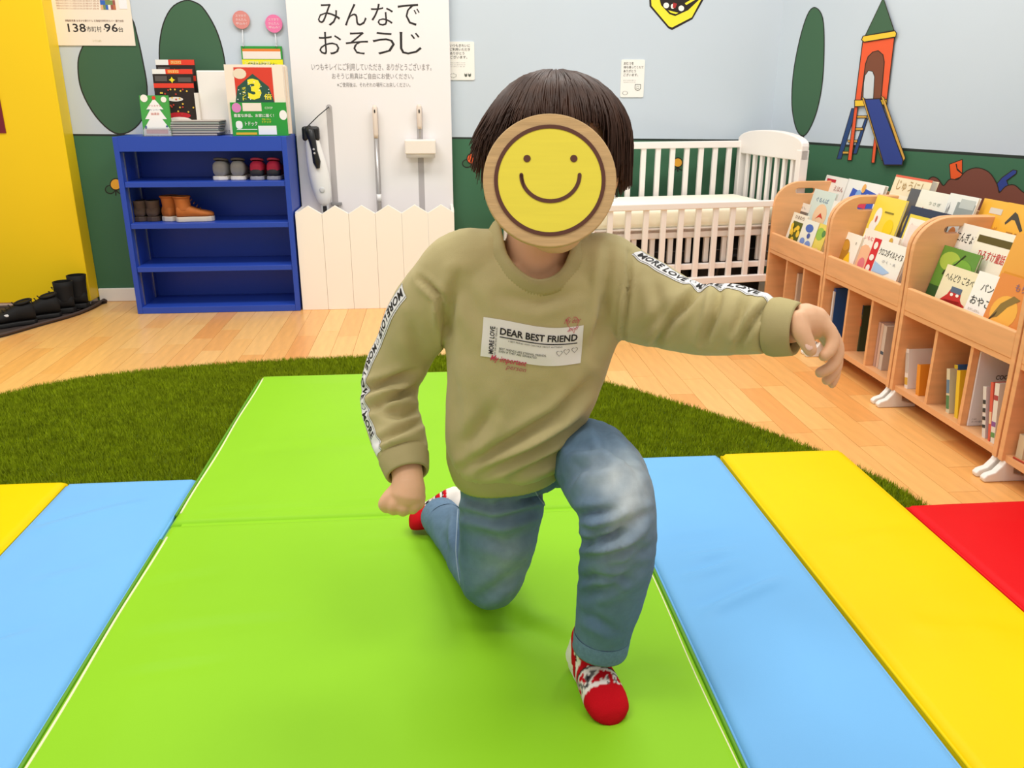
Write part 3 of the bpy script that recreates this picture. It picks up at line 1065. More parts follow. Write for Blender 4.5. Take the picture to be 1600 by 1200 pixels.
for (px, py, rz, L, H, sh_, lab) in ((108, 480, 200, .17, .055, .135, 'tall black boot nearest the edge of the yellow door'),
                                    (86, 487, 205, .17, .055, .125, 'black boot second from the door edge on the rubber mat'),
                                    (62, 494, 210, .17, .070, 0, 'black low shoe between the boots and the sneaker with a white mark'),
                                    (22, 505, 212, .17, .070, 0, 'black sneaker with a white mark at the front of the rubber mat')):
    q_ = onZ(px, py, .02)
    t = shoe('black_boot' if sh_ else 'black_shoe', lab, 'boot' if sh_ else 'shoe', (q_[0] + .06, q_[1] + .05, zs), R(rz), L, .084, H, shaft=sh_, **K)
    if not sh_:
        MB().ball((.10, .034, .045), (.009, .003, .006), 10, 6).build('side_mark', flat('#e8e8e8'), t)

# ================================================================== THINGS ON TOP OF THE SHOE SHELF
ZT = .7005


def leaf(name, label, cat, px0, px1, pytop, y, th, m, tilt=0.0, bottom=ZT, group=None):
    a_ = onY(px0, pytop, y)
    b_ = onY(px1, pytop, y)
    w_ = b_[0] - a_[0]
    h_ = (a_[2] + b_[2]) / 2 - bottom
    t = thing(name, label, cat, (a_[0], y, bottom), 0, group)
    t.rotation_euler = (-tilt, 0, 0)
    MB().b2((0, 0, 0), (w_, th, h_)).build('sheets', m, t)
    return t, w_, h_


def pr(t, name, hx, polys, off=-.0006):
    mb = MB()
    for k_, q_ in enumerate(polys):
        mb.add([(a_, off - .0001 * k_, b_) for a_, b_ in q_], [tuple(range(len(q_)))])
    return mb.build(name, flat(hx), t)


def rc(x0, z0, x1, z1):
    return [(x0, z0), (x1, z0), (x1, z1), (x0, z1)]


def tx(t, s, x, z, w_, h_, hx, off=.0012, **kw):
    mb = MB()
    letter(mb, s, (x, 0, z), X_, Z_, w_, h_, off=off, **kw)
    return mb.build('lettering', flat(hx), t)


# christmas magazines, two copies one behind the other
for (x0, x1, yt, yy, lab) in ((241, 302, 93, 3.66, 'rear copy of the dark red Christmas catalogue'), (236, 299, 108, 3.62, 'front copy of the dark red Christmas catalogue')):
    t, w_, h_ = leaf('catalogue', lab, 'magazine', x0, x1, yt, yy, .006, flat('#2e2420'), .04, group='Christmas catalogues')
    pr(t, 'cover_band', '#e8402c', [rc(0, h_ * .93, w_, h_), rc(0, h_ * .72, w_, h_ * .79)])
    pr(t, 'cover_label', '#f2eee8', [rc(0, h_ * .93, w_ * .33, h_)], -.0009)
    pr(t, 'cover_label', '#f08a24', [rc(w_ * .38, h_ * .94, w_ * .66, h_ * .99)], -.0009)
    pr(t, 'cover_panel', '#5c5450', [rc(w_ * .05, h_ * .82, w_ * .35, h_ * .90), rc(w_ * .62, h_ * .81, w_ * .95, h_ * .88)], -.0009)
    pr(t, 'star', '#f5dc2a', [[(w_ * .47 + .012 * math.cos(q_) * (1 if i % 2 == 0 else .5), h_ * .84 + .012 * math.sin(q_) * (1 if i % 2 == 0 else .5)) for i, q_ in enumerate(np.linspace(0, 6.283, 8, endpoint=False))]], -.0012)
    pr(t, 'snow', '#e6cdbb', [rc(0, 0, w_, h_ * .18)], -.0009)
    pr(t, 'cake', '#c3202c', [ell(w_ * .3, h_ * .05, 16, (w_ * .55, h_ * .30))], -.0012)
    pr(t, 'icing', '#f3e6dc', [ell(w_ * .32, h_ * .06, 16, (w_ * .55, h_ * .22)), ell(w_ * .2, h_ * .035, 16, (w_ * .5, h_ * .55))], -.0013)
    dots = [ell(.0035, .0035, 8, (random.uniform(.06, .94) * w_, random.uniform(.32, .70) * h_)) for _ in range(26)]
    pr(t, 'lights', '#f2c24a', dots[:16], -.0016)
    pr(t, 'baubles', '#c84030', dots[16:], -.0020)
    tx(t, 'クリスマス', w_ * .40, h_ * .945, w_ * .26, h_ * .04, '#fff3d0')
t, w_, h_ = leaf('leaflet_pack', 'small green leaflet with a white Christmas tree on the shoe shelf', 'leaflet', 216, 261, 149, 3.535, .012, flat('#4aa44a'), .06)
pr(t, 'tree', '#f6f3f0', [[(w_ * .5, h_ * .93), (w_ * .8, h_ * .66), (w_ * .66, h_ * .66), (w_ * .88, h_ * .42), (w_ * .72, h_ * .42), (w_ * .98, h_ * .15), (w_ * .98, 0), (w_ * .02, 0), (w_ * .02, h_ * .15), (w_ * .28, h_ * .42), (w_ * .12, h_ * .42), (w_ * .34, h_ * .66), (w_ * .2, h_ * .66)]], -.0008)
pr(t, 'bauble', '#f4efe4', [ell(w_ * .13, w_ * .13, 14, (w_ * .16, h_ * .93)), ell(w_ * .1, w_ * .1, 14, (w_ * .84, h_ * .90))], -.001)
pr(t, 'star', '#e0402c', [ell(w_ * .07, w_ * .07, 8, (w_ * .5, h_ * .94))], -.0014)
tx(t, 'キャンペーン', w_ * .24, h_ * .62, w_ * .52, h_ * .05, '#4a6a9a')
tx(t, 'クリスマス', w_ * .28, h_ * .72, w_ * .44, h_ * .05, '#c05050')
tx(t, '抽選会', w_ * .34, h_ * .52, w_ * .3, h_ * .06, '#d05030')
pr(t, 'lower_print', '#f0c8c8', [rc(w_ * .12, h_ * .06, w_ * .88, h_ * .16)], -.0012)
pr(t, 'mark', '#4a5a8c', [ell(.004, .007, 8, (w_ * .12, h_ * .22)), ell(.004, .004, 8, (w_ * .86, h_ * .24))], -.0012)
MB().b2((-.004, -.006, 0), (w_ + .004, -.004, h_ * .22)).build('acrylic_front', M('acrylic', '#ffffff', .05, trans=1.0), t)
MB().b2((-.004, -.006, 0), (w_ + .004, .016, .002)).build('acrylic_base', M('acrylic', '#ffffff', .05, trans=1.0), t)

# stack of grey papers, each bundle a part
a_, b_ = onY(263, 213, 3.53), onY(341, 213, 3.53)
t = thing('paper_stack', 'low stack of grey newsprint leaflets lying on the shoe shelf', 'paper stack', ((a_[0] + b_[0]) / 2, 3.60, ZT))
zz = 0
for i in range(7):
    th = random.uniform(.007, .010)
    mb = MB().box((random.uniform(-.004, .004) + (.002 * i), 0, zz + th / 2), ((b_[0] - a_[0]) * random.uniform(.95, 1.0), .13, th - .0012))
    mb.build('bundle', M('newsprint_%d' % (i % 3), ('#b5aca2', '#a8a29a', '#9aa096')[i % 3], .8, var=.1, vscale=30, stretch=(.2, .2, 30)), t, bevel=.003)
    zz += th
# white box file
t, w_, h_ = leaf('box_file', 'plain white box file standing behind the grey papers', 'box', 306, 352, 110, 3.64, .05, M('file_white', '#f6f0ea', .45), 0)
for o in t.children:
    o.name = 'body'
    bv = o.modifiers.new('bevel', 'BEVEL')
    bv.width = .004
    bv.segments = 2
tx(t, 'お知らせください', w_ * .60, h_ * .03, w_ * .5, h_ * .05, '#404858', off=.0008)
t2, w2_, h2_ = leaf('booklet', 'thin white booklet leaning left of the white box file', 'booklet', 303, 309, 145, 3.615, .03, flat('#efe6dc'), 0)

# newspaper-holder with pocket
t, w_, h_ = leaf('leaflet_holder', 'green pocket holder full of leaflets reading 3 on the shoe shelf', 'leaflet holder', 359, 446, 160, 3.535, .055, flat('#2f9a3c'), 0)
for o in t.children:
    o.name = 'pocket'
top_ = onY(400, 101, 3.56)[2] - ZT
for i in range(6):
    dx_ = -.006 + .004 * i
    MB().b2((dx_ - .004, .006 + .007 * i, .006), (w_ + .002 + dx_ * .6, .012 + .007 * i, top_ - .003 * (i % 3))).build('leaflet', flat(('#f2e3d2', '#f6ece2', '#efd9c6')[i % 3]), t)
f0, f1 = h_ * 1.0, top_ * .96
pr(t, 'leaflet_print', '#d8402e', [rc(w_ * .12, f0, w_ * .80, f1)], .0050)
pr(t, 'leaflet_print', '#2c5446', [[(w_ * .10, f0), (w_ * .16, f0 + (f1 - f0) * .45), (w_ * .45, f0 + (f1 - f0) * .82), (w_ * .72, f0 + (f1 - f0) * .45), (w_ * .80, f0)]], .0046)
pr(t, 'leaflet_print', '#e9d9c0', [ell(w_ * .12, w_ * .09, 14, (w_ * .22, f0 + (f1 - f0) * .82))], .0046)
mb = MB()
letter(mb, '3', (w_ * .34, .0045, f0 + (f1 - f0) * .08), X_, Z_, w_ * .24, (f1 - f0) * .60, off=.0006, bold=.05)
letter(mb, '倍', (w_ * .62, .0045, f0 + (f1 - f0) * .08), X_, Z_, w_ * .14, (f1 - f0) * .17, off=.0006, bold=.02)
for i, ch in enumerate('ポイント'):
    letter(mb, ch, (w_ * .235, .0045, f0 + (f1 - f0) * (.36 - .10 * i)), X_, Z_, w_ * .07, (f1 - f0) * .085, off=.0006, bold=.02)
mb.build('lettering', flat('#f2e63a'), t)
pr(t, 'snow_dots', '#eef0ea', [ell(.0022, .0022, 6, (random.uniform(.14, .78) * w_, f0 + random.uniform(.05, .6) * (f1 - f0))) for _ in range(18)], .0043)
pr(t, 'pink_badge', '#d985c0', [ell(w_ * .085, w_ * .085, 16, (w_ * .11, h_ * .84))])
pr(t, 'pocket_picture', '#f0e2d4', [rc(w_ * .22, h_ * .74, w_ * .56, h_ * .98)])
tx(t, '豊富な商品、お家に届く！', w_ * .05, h_ * .56, w_ * .72, h_ * .10, '#f4f4ee', bold=.01)
tx(t, 'トドック', w_ * .24, h_ * .30, w_ * .22, h_ * .13, '#f4f4ee', bold=.015)
tx(t, '宅配システム', w_ * .55, h_ * .46, w_ * .16, h_ * .06, '#f2e63a')
tx(t, 'トドック', w_ * .55, h_ * .38, w_ * .16, h_ * .07, '#f2e63a', bold=.01)
tx(t, 'COOP', w_ * .62, h_ * .80, w_ * .14, h_ * .07, '#d8ecd0')
pr(t, 'white_blob', '#f2f2ee', [rrect(w_ * .12, h_ * .24, w_ * .05, 5, (w_ * .13, h_ * .33)), rc(w_ * .08, h_ * .18, w_ * .45, h_ * .20), rc(w_ * .47, h_ * .03, w_ * .80, h_ * .30), ell(w_ * .07, h_ * .15, 14, (w_ * .94, h_ * .62))])
pr(t, 'yellow_bar', '#e9b838', [rc(w_ * .06, h_ * .03, w_ * .44, h_ * .10)], -.0012)

# hanging green flyer with two suction hooks and round badges
a_ = onY(376, 72, YB - .012)
b_ = onY(440, 72, YB - .012)
w_ = b_[0] - a_[0]
zt = a_[2]
hb = onY(400, 130, YB - .012)[2]
t = thing('flyer_pad', 'green and yellow flyer pad hanging on hooks above the leaflet holder', 'flyer', (a_[0], YB - .012, hb))
h_ = zt - hb
MB().b2((0, 0, 0), (w_, .008, h_)).build('sheets', flat('#2f9a3c'), t)
hb2 = onY(400, 93, YB - .012)[2] - hb
pr(t, 'yellow_strip', '#f3ea2c', [rc(0, 0, w_, hb2)])
pr(t, 'white_strip', '#f2e6da', [rc(w_ * .03, h_ * .66, w_ * .96, h_ * .86)])
pr(t, 'orange_strip', '#e8823a', [rc(w_ * .03, h_ * .86, w_ * .96, h_ * .93)])
tx(t, 'ご自由にお持ちください', w_ * .14, hb2 * .55, w_ * .72, hb2 * .35, '#3f5a2a')
tx(t, 'コープ宅配お申し込み受付中', w_ * .06, h_ * .50, w_ * .62, h_ * .10, '#eaf2e0')
for (cx, cy, lx, ly, hx, lab) in ((377, 31, 380, 72, '#d98a84', 'salmon round badge on the left suction hook'), (428, 37, 432, 72, '#e878a8', 'pink round badge on the right suction hook')):
    c = onY(cx, cy, YB - .010)
    e = onY(lx, ly, YB - .016)
    t = thing('badge_hook', lab, 'badge', (c[0], YB - .001, c[2]), 0, 'round badges with hooks above the shoe shelf')
    r_ = 12.5 / FPX * 3.55
    MB().prism(ell(r_, r_, 28), (0, -.008, 0), X_, Z_, .004, t0=0).build('badge', flat(hx), t, fix=True)
    mb = MB()
    for i, s in enumerate(('スマホで', 'かんたん', '申込み！')):
        letter(mb, s, (-r_ * .62, -.012, r_ * (.30 - .42 * i)), X_, Z_, r_ * 1.24, r_ * .28, off=.0008)
    mb.build('lettering', flat('#f6e4e4' if i else '#fff'), t)
    MB().tube([(0, 0, 0), (0, -.008, 0)], [.012, .006], 12).build('suction_cup', M('clear_plastic', '#dfe3e6', .2, spec=.6), t, smooth=True)
    le = e - np.array([c[0], YB - .001, c[2]])
    MB().tube([(0, -.006, -r_ * .8), (le[0] * .7, -.010, le[2] * .7), (le[0], -.016, le[2] - .004), (le[0], -.020, le[2] + .004)], .0022, 6).build('hook', M('clear_plastic', '#dfe3e6', .2, spec=.6), t, smooth=True)

# ================================================================== CRIB
m_crib = M('crib_white', '#f5ece6', 0.42)
CL2, CD2 = 0.52, 0.24          # half length, half depth
CRZ = R(8)
CXC, CYC = 0.839, 3.375
crib = thing('baby_crib', 'white wooden slatted baby crib with lowered front side and mattress', 'crib', (CXC, CYC, 0), CRZ)


def cb(lo, hi, name, m=m_crib, bev=.003):
    return MB().b2(lo, hi).build(name, m, crib, bevel=bev)


for xx in (-CL2, CL2):
    for yy in (-CD2, CD2):
        cb((xx - .018, yy - .016, 0), (xx + .018, yy + .016, .655), 'post')
    hw = CD2 + .016
    top = [(hw * math.cos(q_), .668 + (.050 * math.sin(q_) ** .8 if math.sin(q_) > 1e-6 else 0)) for q_ in np.linspace(0, math.pi, 22)]
    poly = [(hw, .615)] + top + [(-hw, .615)]
    MB().prism(poly, (xx - .016, 0, 0), Y_, Z_, .032).build('end_arch', m_crib, crib, bevel=.004, fix=True)
    cb((xx - .014, -CD2, .20), (xx + .014, CD2, .24), 'end_rail')
    for k_ in range(1, 8):
        yy = -CD2 + 2 * CD2 * k_ / 8
        cb((xx - .007, yy - .010, .23), (xx + .007, yy + .010, .62), 'slat', bev=.002)
# back side
cb((-CL2, CD2 - .012, .638), (CL2, CD2 + .012, .666), 'top_rail')
cb((-CL2, CD2 - .012, .20), (CL2, CD2 + .012, .235), 'bottom_rail')
x_ = CL2 - .062
while x_ > -CL2 + .03:
    cb((x_ - .0112, CD2 - .007, .23), (x_ + .0112, CD2 + .007, .645), 'slat', bev=.002)
    x_ -= .0655
# front side (dropped)
FZ0, FZ1 = .155, .470
cb((-CL2 + .02, -CD2 - .012, FZ1 - .024), (CL2 - .018, -CD2 + .012, FZ1), 'top_rail')
cb((-CL2 + .02, -CD2 - .012, FZ0), (CL2 - .018, -CD2 + .012, FZ0 + .028), 'bottom_rail')
cb((-CL2 + .02, -CD2 + .0075, .212), (CL2 - .018, -CD2 + .026, .234), 'middle_rail')
x_ = CL2 - .058
while x_ > -CL2 + .03:
    cb((x_ - .0105, -CD2 - .007, FZ0 + .02), (x_ + .0105, -CD2 + .007, FZ1 - .02), 'slat', bev=.002)
    x_ -= .0705
# bed base and its inner frame
cb((-CL2 + .02, -CD2 + .03, .352), (CL2 - .02, CD2 - .02, .369), 'bed_board', M('bed_wood', '#c98d4e', .5))
cb((-CL2 + .02, -CD2 + .03, .332), (CL2 - .02, -CD2 + .05, .372), 'bed_rail')
x_ = -CL2 + .09
while x_ < CL2 - .03:
    cb((x_ - .010, -CD2 + .036, .234), (x_ + .010, -CD2 + .050, .345), 'under_slat', bev=.002)
    x_ += .075
mt = MB().b2((-CL2 + .03, -CD2 + .035, .370), (CL2 - .03, CD2 - .03, .446))
mt.build('mattress', M('mattress_cream', '#fffbe6', .8, bump=.1, bscale=60), crib, bevel=.02, seg=4, smooth=True)
for i, (hx, z0) in enumerate((('#d26a5a', .585), ('#e8e0d8', .555), ('#6f9a70', .53), ('#e6b0a0', .505))):
    MB().b2((CL2 + .018, -CD2 - .012, z0), (CL2 + .019, -CD2 + .012, z0 + .026)).build('sticker', flat(hx), crib)
# bag-shaped dark fillers, added to darken the gaps between the crib slats
m_dark = M('filler_black', '#121213', .6, var=.2, vscale=10, bump=.3, bscale=30)
for i, (x0, x1, lab) in enumerate(((-.47, -.17, 'bag-shaped dark filler added under the left part of the crib'), (-.15, .15, 'bag-shaped dark filler added under the middle of the crib'), (.17, .46, 'bag-shaped dark filler added under the right end of the crib'))):
    xm = (x0 + x1) / 2
    t = thing('dark_filler', lab, 'filler', (CXC + xm * math.cos(CRZ) - .02 * math.sin(CRZ), CYC + xm * math.sin(CRZ) + .02 * math.cos(CRZ), 0), CRZ, 'black fillers added under the crib')
    w_ = (x1 - x0) / 2
    rings = []
    for z_, k_ in ((0, .96), (.03, 1.0), (.12, 1.0), (.20, .98), (.28, .92), (.325, .80)):
        rings.append([(w_ * k_ * a_ / .5, .17 * k_ * b_ / .5 + .008 * math.sin(z_ * 30 + i), z_) for a_, b_ in rrect(1, 1, .16, 5)])
    MB().loft(rings).build('filler_body', m_dark, t, smooth=True, fix=True)
    MB().tube([(-w_ * .5, -.170, .14), (-w_ * .45, -.180, .22), (0, -.184, .25), (w_ * .45, -.180, .22), (w_ * .5, -.170, .14)], .006, 8).build('handle', M('strap_grey', '#37363a', .6), t, smooth=True)
    MB().tube([(-w_ * .85, -.168, .27), (w_ * .85, -.168, .27)], .003, 6).build('zip', M('zip_grey', '#4a4a4e', .4), t, smooth=True)

# ================================================================== BOOKCASES
m_wood = M('beech', '#ebb07a', .42, var=.10, vscale=5, stretch=(1, 1, 9), bump=.04, bscale=80)
m_woodx = M('beech_along', '#ebb07a', .42, var=.10, vscale=5, stretch=(9, 1, 9), bump=.04, bscale=80)
m_wback = M('beech_back', '#b9855a', .5, var=.1, vscale=5, stretch=(1, 1, 9))
m_foot = M('foot_white', '#f1ede6', .4)
BX0, BX1 = 1.280, 1.585
BZ0 = .050
TH = .015


def plate_hole(name, outer, hole, x_of, y0, y1, m, parent):
    bm = bmesh.new()
    es = []
    for loop in (outer, hole):
        vs2 = [bm.verts.new((a_, y0, b_)) for a_, b_ in loop]
        es += [bm.edges.new((vs2[i], vs2[(i + 1) % len(vs2)])) for i in range(len(vs2))]
    bmesh.ops.triangle_fill(bm, use_beauty=True, use_dissolve=False, edges=es)
    r_ = bmesh.ops.extrude_face_region(bm, geom=list(bm.faces))
    for v_ in r_['geom']:
        if isinstance(v_, bmesh.types.BMVert):
            v_.co.y = y1
    bmesh.ops.recalc_face_normals(bm, faces=bm.faces)
    me = bpy.data.meshes.new(name)
    bm.to_mesh(me)
    bm.free()
    return put(name, me, m, parent, bevel=.002, seg=1)


def side_outline():
    o_ = [(0, BZ0), (0, .452)]
    for q_ in np.linspace(180, 90, 9):
        o_.append((.10 + .10 * math.cos(R(q_)), .452 + .09 * math.sin(R(q_))))
    o_ += [(BX1 - BX0 - .02, .542), (BX1 - BX0, .525), (BX1 - BX0, BZ0)]
    return o_


HOLE = [(.085 + .045 * a_ + (.022 if a_ > 0 else 0), .502 + b_) for a_, b_ in []] or rrect(.075, .020, .0098, 6, (.118, .506))
UNITS = [(1.702, 2.192, 'third'), (2.198, 2.690, 'second'), (2.696, 3.188, 'first'), (1.206, 1.696, 'fourth')]
ULAB = {'first': 'beech picture-book rack nearest the white crib', 'second': 'middle beech picture-book rack between its two neighbours',
        'third': 'beech picture-book rack with the large white folder in its lower compartment', 'fourth': 'beech picture-book rack cut off by the right edge of the frame'}


def zshelf_step(k_):
    return (.288, .308, .332)[k_]


for (y0, y1, key) in UNITS:
    t = thing('book_rack', ULAB[key], 'bookcase', (BX0, (y0 + y1) / 2, 0), 0, 'beech picture-book racks along the right wall')
    hl = (y1 - y0) / 2
    for s_ in (-1, 1):
        plate_hole('side_panel', side_outline(), HOLE, None, s_ * hl, s_ * (hl - TH), m_wood, t)
    il = hl - TH
    MB().b2((.008, -il, BZ0), (BX1 - BX0 - .01, il, BZ0 + .016)).build('bottom_board', m_woodx, t)
    MB().b2((.002, -il, .273), (BX1 - BX0 - .01, il, .286)).build('middle_board', m_woodx, t)
    MB().b2((.0, -il, .286), (.014, il, .350)).build('lip_board', m_woodx, t, bevel=.003)
    MB().b2((BX1 - BX0 - .012, -il, BZ0), (BX1 - BX0, il, .530)).build('back_board', m_wback, t)
    for k_ in (1, 2):
        MB().b2((.085, -il, .286), (.095, il, zshelf_step(1))).build('step_riser', m_woodx, t) if k_ == 1 else MB().b2((.165, -il, .286), (.175, il, zshelf_step(2))).build('step_riser', m_woodx, t)
    MB().b2((.095, -il, zshelf_step(1) - .008), (.165, il, zshelf_step(1))).build('step_tread', m_woodx, t)
    MB().b2((.175, -il, zshelf_step(2) - .008), (.29, il, zshelf_step(2))).build('step_tread', m_woodx, t)
    for k_ in (-1, 1):
        yy = k_ * il / 3
        MB().b2((.010, yy - .006, BZ0 + .016), (BX1 - BX0 - .012, yy + .006, .273)).build('divider', m_wood, t)
    # white feet
    for s_ in (-1, 1):
        yy = s_ * (hl - .012)
        mb = MB()
        prof_ = [(-.035, 0), (-.038, .010), (-.030, .018), (-.012, .024), (.002, .040), (.010, .055), (.030, .055), (.034, .02), (.075, .008), (.078, 0)]
        mb.prism(prof_, (0, yy + .009, 0), X_, Z_, .018)
        mb.build('foot', m_foot, t, bevel=.003, fix=True)


# ---- books
def cover_mat(hx):
    return M('cover_' + hx, hx, .35, spec=.5)


LEAN = R(14)
TIER = {'f': (1.306, .2885), 'm': (1.358, .3085), 'b': (1.446, .3325)}
m_page = M('pages', '#efe6d4', .8, var=.06, vscale=60, stretch=(30, 1, 1))
cur = {}


def dbook(tier, tl, tr, label, hx, deco=(), extra=0.0, th=.007, sc=None):
    """picture book leaning on a tier; tl/tr = its top corners as measured in the photograph"""
    x0, z0 = TIER[tier]
    x0 += extra
    n_ = (math.cos(LEAN), 0, -math.sin(LEAN))
    a_ = onP(tl[0], tl[1], (x0, 0, z0), n_)
    b_ = onP(tr[0], tr[1], (x0, 0, z0), n_)
    w_ = a_[1] - b_[1]
    ht = ((a_[2] + b_[2]) / 2 - z0) / math.cos(LEAN)
    yl = a_[1]
    t = thing('picture_book', label, 'book', (x0, yl, z0), 0, 'picture books displayed on the racks')
    # local frame: u runs along -y (left to right as seen), v up the cover, n towards the room
    t.rotation_euler = (0, LEAN, 0)
    MB().b2((0, -w_, 0), (.0012, 0, ht)).build('front_cover', cover_mat(hx), t)
    MB().b2((.0012, -w_ + .002, .002), (th - .0012, -.002, ht - .002)).build('page_block', m_page, t)
    MB().b2((th - .0012, -w_, 0), (th, 0, ht)).build('back_cover', cover_mat(hx), t)
    MB().b2((0, 0, 0), (th, .0012, ht)).build('spine', cover_mat(hx), t)
    U, Vv = (0, -1, 0), (0, 0, 1)
    for k_, d in enumerate(deco):
        mb = MB()
        off = .0004 + .00025 * k_
        if d[0] == 'r':
            _, c_, u0, v0, u1, v1 = d
            mb.add([(-off, -u * w_, v * ht) for u, v in ((u0, v0), (u1, v0), (u1, v1), (u0, v1))], [(0, 1, 2, 3)])
            nm = 'printed_panel'
        elif d[0] == 'e':
            _, c_, u0, v0, ru, rv = d
            P_ = ell(ru * w_, rv * w_, 18, (u0 * w_, v0 * ht))
            mb.add([(-off, -u, v) for u, v in P_], [tuple(range(18))])
            nm = 'printed_shape'
        elif d[0] == 'p':
            _, c_, pts = d
            mb.add([(-off, -u * w_, v * ht) for u, v in pts], [tuple(range(len(pts)))])
            nm = 'printed_shape'
        else:
            _, c_, s, u0, v0, u1, v1 = d
            letter(mb, s, (0, -u0 * w_, v0 * ht), U, Vv, (u1 - u0) * w_, (v1 - v0) * ht, off=off, bold=.01)
            nm = 'title'
        mb.build(nm, flat(c_), t)
    return t


def spots(c_, n, u0, v0, u1, v1, r0, r1):
    return [('e', c_, random.uniform(u0, u1), random.uniform(v0, v1), random.uniform(r0, r1), random.uniform(r0, r1)) for _ in range(n)]


# first rack (by the crib)
dbook('b', (1292, 274), (1328, 279), 'white picture book with red bar at the back of the rack by the crib', '#f6f0e6', [('r', '#c42838', .08, .90, .48, .95), ('r', '#3a4a8a', .08, .86, .2, .88), ('t', '#c08a80', 'えほん', .5, .78, .9, .86), ('e', '#b08a5a', .8, .5, .12, .1)])
dbook('b', (1326, 281), (1385, 288), 'white picture book with blue and red picture at the back of the first rack', '#f6f2ea', [('p', '#3a5ab8', [(.12, .45), (.2, .88), (.45, .84), (.55, .9), (.85, .86), (.88, .55), (.7, .45)]), ('e', '#8ab0e0', .4, .78, .08, .08), ('e', '#8ab0e0', .65, .75, .08, .08), ('r', '#d8405a', .3, .62, .7, .70), ('e', '#f0b060', .5, .9, .05, .06), ('t', '#c05050', 'どうわ', .9, .6, .97, .9)], th=.012)
dbook('m', (1274, 295), (1308, 302), 'pale green picture book with orange bird in the rack by the crib', '#d3e2da', [('t', '#5a7a9a', 'ぐるんぱ', .22, .80, .78, .88), ('e', '#f0c8a0', .6, .58, .3, .25), ('p', '#d04830', [(.45, .52), (.62, .64), (.78, .55), (.6, .57)]), ('e', '#8ab87a', .55, .4, .1, .08)] + spots('#5a4a3a', 8, .1, .2, .9, .5, .015, .03))
dbook('m', (1241, 313), (1268, 320), 'grey picture book with pale top at the left of the first rack', '#6c6660', [('r', '#ece4d6', 0, .80, 1, 1), ('t', '#8a8078', 'おはなし', .15, .86, .8, .92), ('r', '#8f8880', .1, .1, .9, .5)])
dbook('m', (1304, 313), (1318, 317), 'narrow white picture book squeezed at the end of the first rack', '#f1ece2', [('r', '#e0d4c0', .1, .5, .9, .7)], extra=-.004)
dbook('f', (1241, 332), (1263, 337), 'picture book with yellow flowers on dark green in the first rack', '#f0e8d4', [('r', '#5a5f1e', .18, .08, .92, .80), ('t', '#7a5a4a', 'ひまわり', .2, .86, .85, .95)] + spots('#eec53a', 12, .25, .1, .85, .75, .07, .13))
dbook('f', (1258, 342), (1281, 348), 'cream picture book with blue flower sprays in the first rack', '#ece9da', [('e', '#4a6ab8', .5, .80, .26, .12), ('e', '#7a92cc', .3, .45, .16, .1), ('e', '#7a92cc', .7, .4, .18, .12), ('e', '#93a6d4', .5, .18, .3, .1), ('e', '#4a5aa0', .6, .62, .1, .08)], extra=-.006)
dbook('f', (1281, 349), (1296, 353), 'green and yellow picture book at the right end of the first rack', '#e8d25a', [('e', '#9ac04a', .4, .75, .4, .3), ('e', '#5a8a4a', .75, .78, .18, .16), ('e', '#4a3226', .6, .22, .22, .2), ('e', '#f0c890', .55, .35, .14, .12)], extra=-.003)
# second rack
dbook('b', (1401, 273), (1458, 282), 'thick cream picture book with red edge standing tallest in the middle rack', '#f3e2bc', [('r', '#e2684c', 0, .975, 1, 1), ('t', '#b89a6a', 'じゅうにし', .12, .83, .90, .95), ('r', '#f6ecd0', 0, .5, 1, .78)], th=.022)
dbook('b', (1424, 295), (1462, 300), 'dark grey picture book with a yellow moon behind the white one', '#59595c', [('e', '#f0dc6a', .8, .55, .6, .5), ('e', '#e8c050', .7, .6, .2, .1)], extra=-.012)
dbook('b', (1440, 297), (1488, 303), 'white picture book with red title at the back of the middle rack', '#f4efdf', [('t', '#d08a7a', 'しろい', .25, .66, .85, .80), ('t', '#9aa090', 'うさぎ', .4, .84, .8, .88)], extra=-.022)
dbook('b', (1486, 302), (1531, 309), 'white picture book with grey train and orange bird in the middle rack', '#f0eee4', [('r', '#9aa09a', .35, .74, .98, .92), ('r', '#c4c8c0', .45, .86, .95, .96), ('e', '#e88a4a', .55, .58, .12, .14), ('t', '#6a6a6a', 'とり', .05, .55, .15, .9)], extra=-.026)
dbook('m', (1372, 305), (1418, 313), 'yellow picture book with white blossoms in the middle rack', '#f5d94a', [('e', '#f4efe6', .26, .72, .12, .18), ('e', '#f4efe6', .2, .60, .12, .12), ('e', '#f2d01e', .72, .62, .16, .16), ('e', '#eec02a', .2, .28, .16, .14), ('r', '#8a7a30', .45, .80, .75, .82), ('e', '#d06a5a', .25, .7, .03, .06), ('r', '#4a4438', .75, .18, 1, .28)])
dbook('m', (1424, 322), (1486, 334), 'white picture book with dark blue frame in the middle rack', '#1f2c48', [('r', '#e8d04a', .06, .02, 1, .90), ('r', '#f4eadc', .10, .02, 1, .86), ('t', '#d08a80', 'お', .17, .7, .25, .8), ('r', '#f0ddd0', .16, .0, 1, .78)], extra=-.008)
dbook('f', (1320, 362), (1349, 368), 'white picture book with brown loaf and yellow drop in the middle rack', '#f5eee0', [('e', '#b07a24', .30, .55, .28, .34), ('e', '#c89030', .34, .7, .18, .14), ('p', '#f2c41e', [(.5, .05), (.45, .4), (.62, .6), (.8, .35), (.85, .05)]), ('t', '#5a4a3a', 'の', .78, .78, .84, .84), ('e', '#6a5020', .86, .12, .1, .08)])
dbook('f', (1353, 359), (1408, 369), 'pink and white picture book behind the red one in the middle rack', '#f7e9da', [('t', '#d86a70', 'いもむしのおさんぽ', .05, .80, .9, .88), ('e', '#f0b890', .2, .35, .25, .3), ('e', '#e07a80', .22, .35, .1, .1), ('e', '#d8a840', .8, .9, .05, .05)], extra=.008)
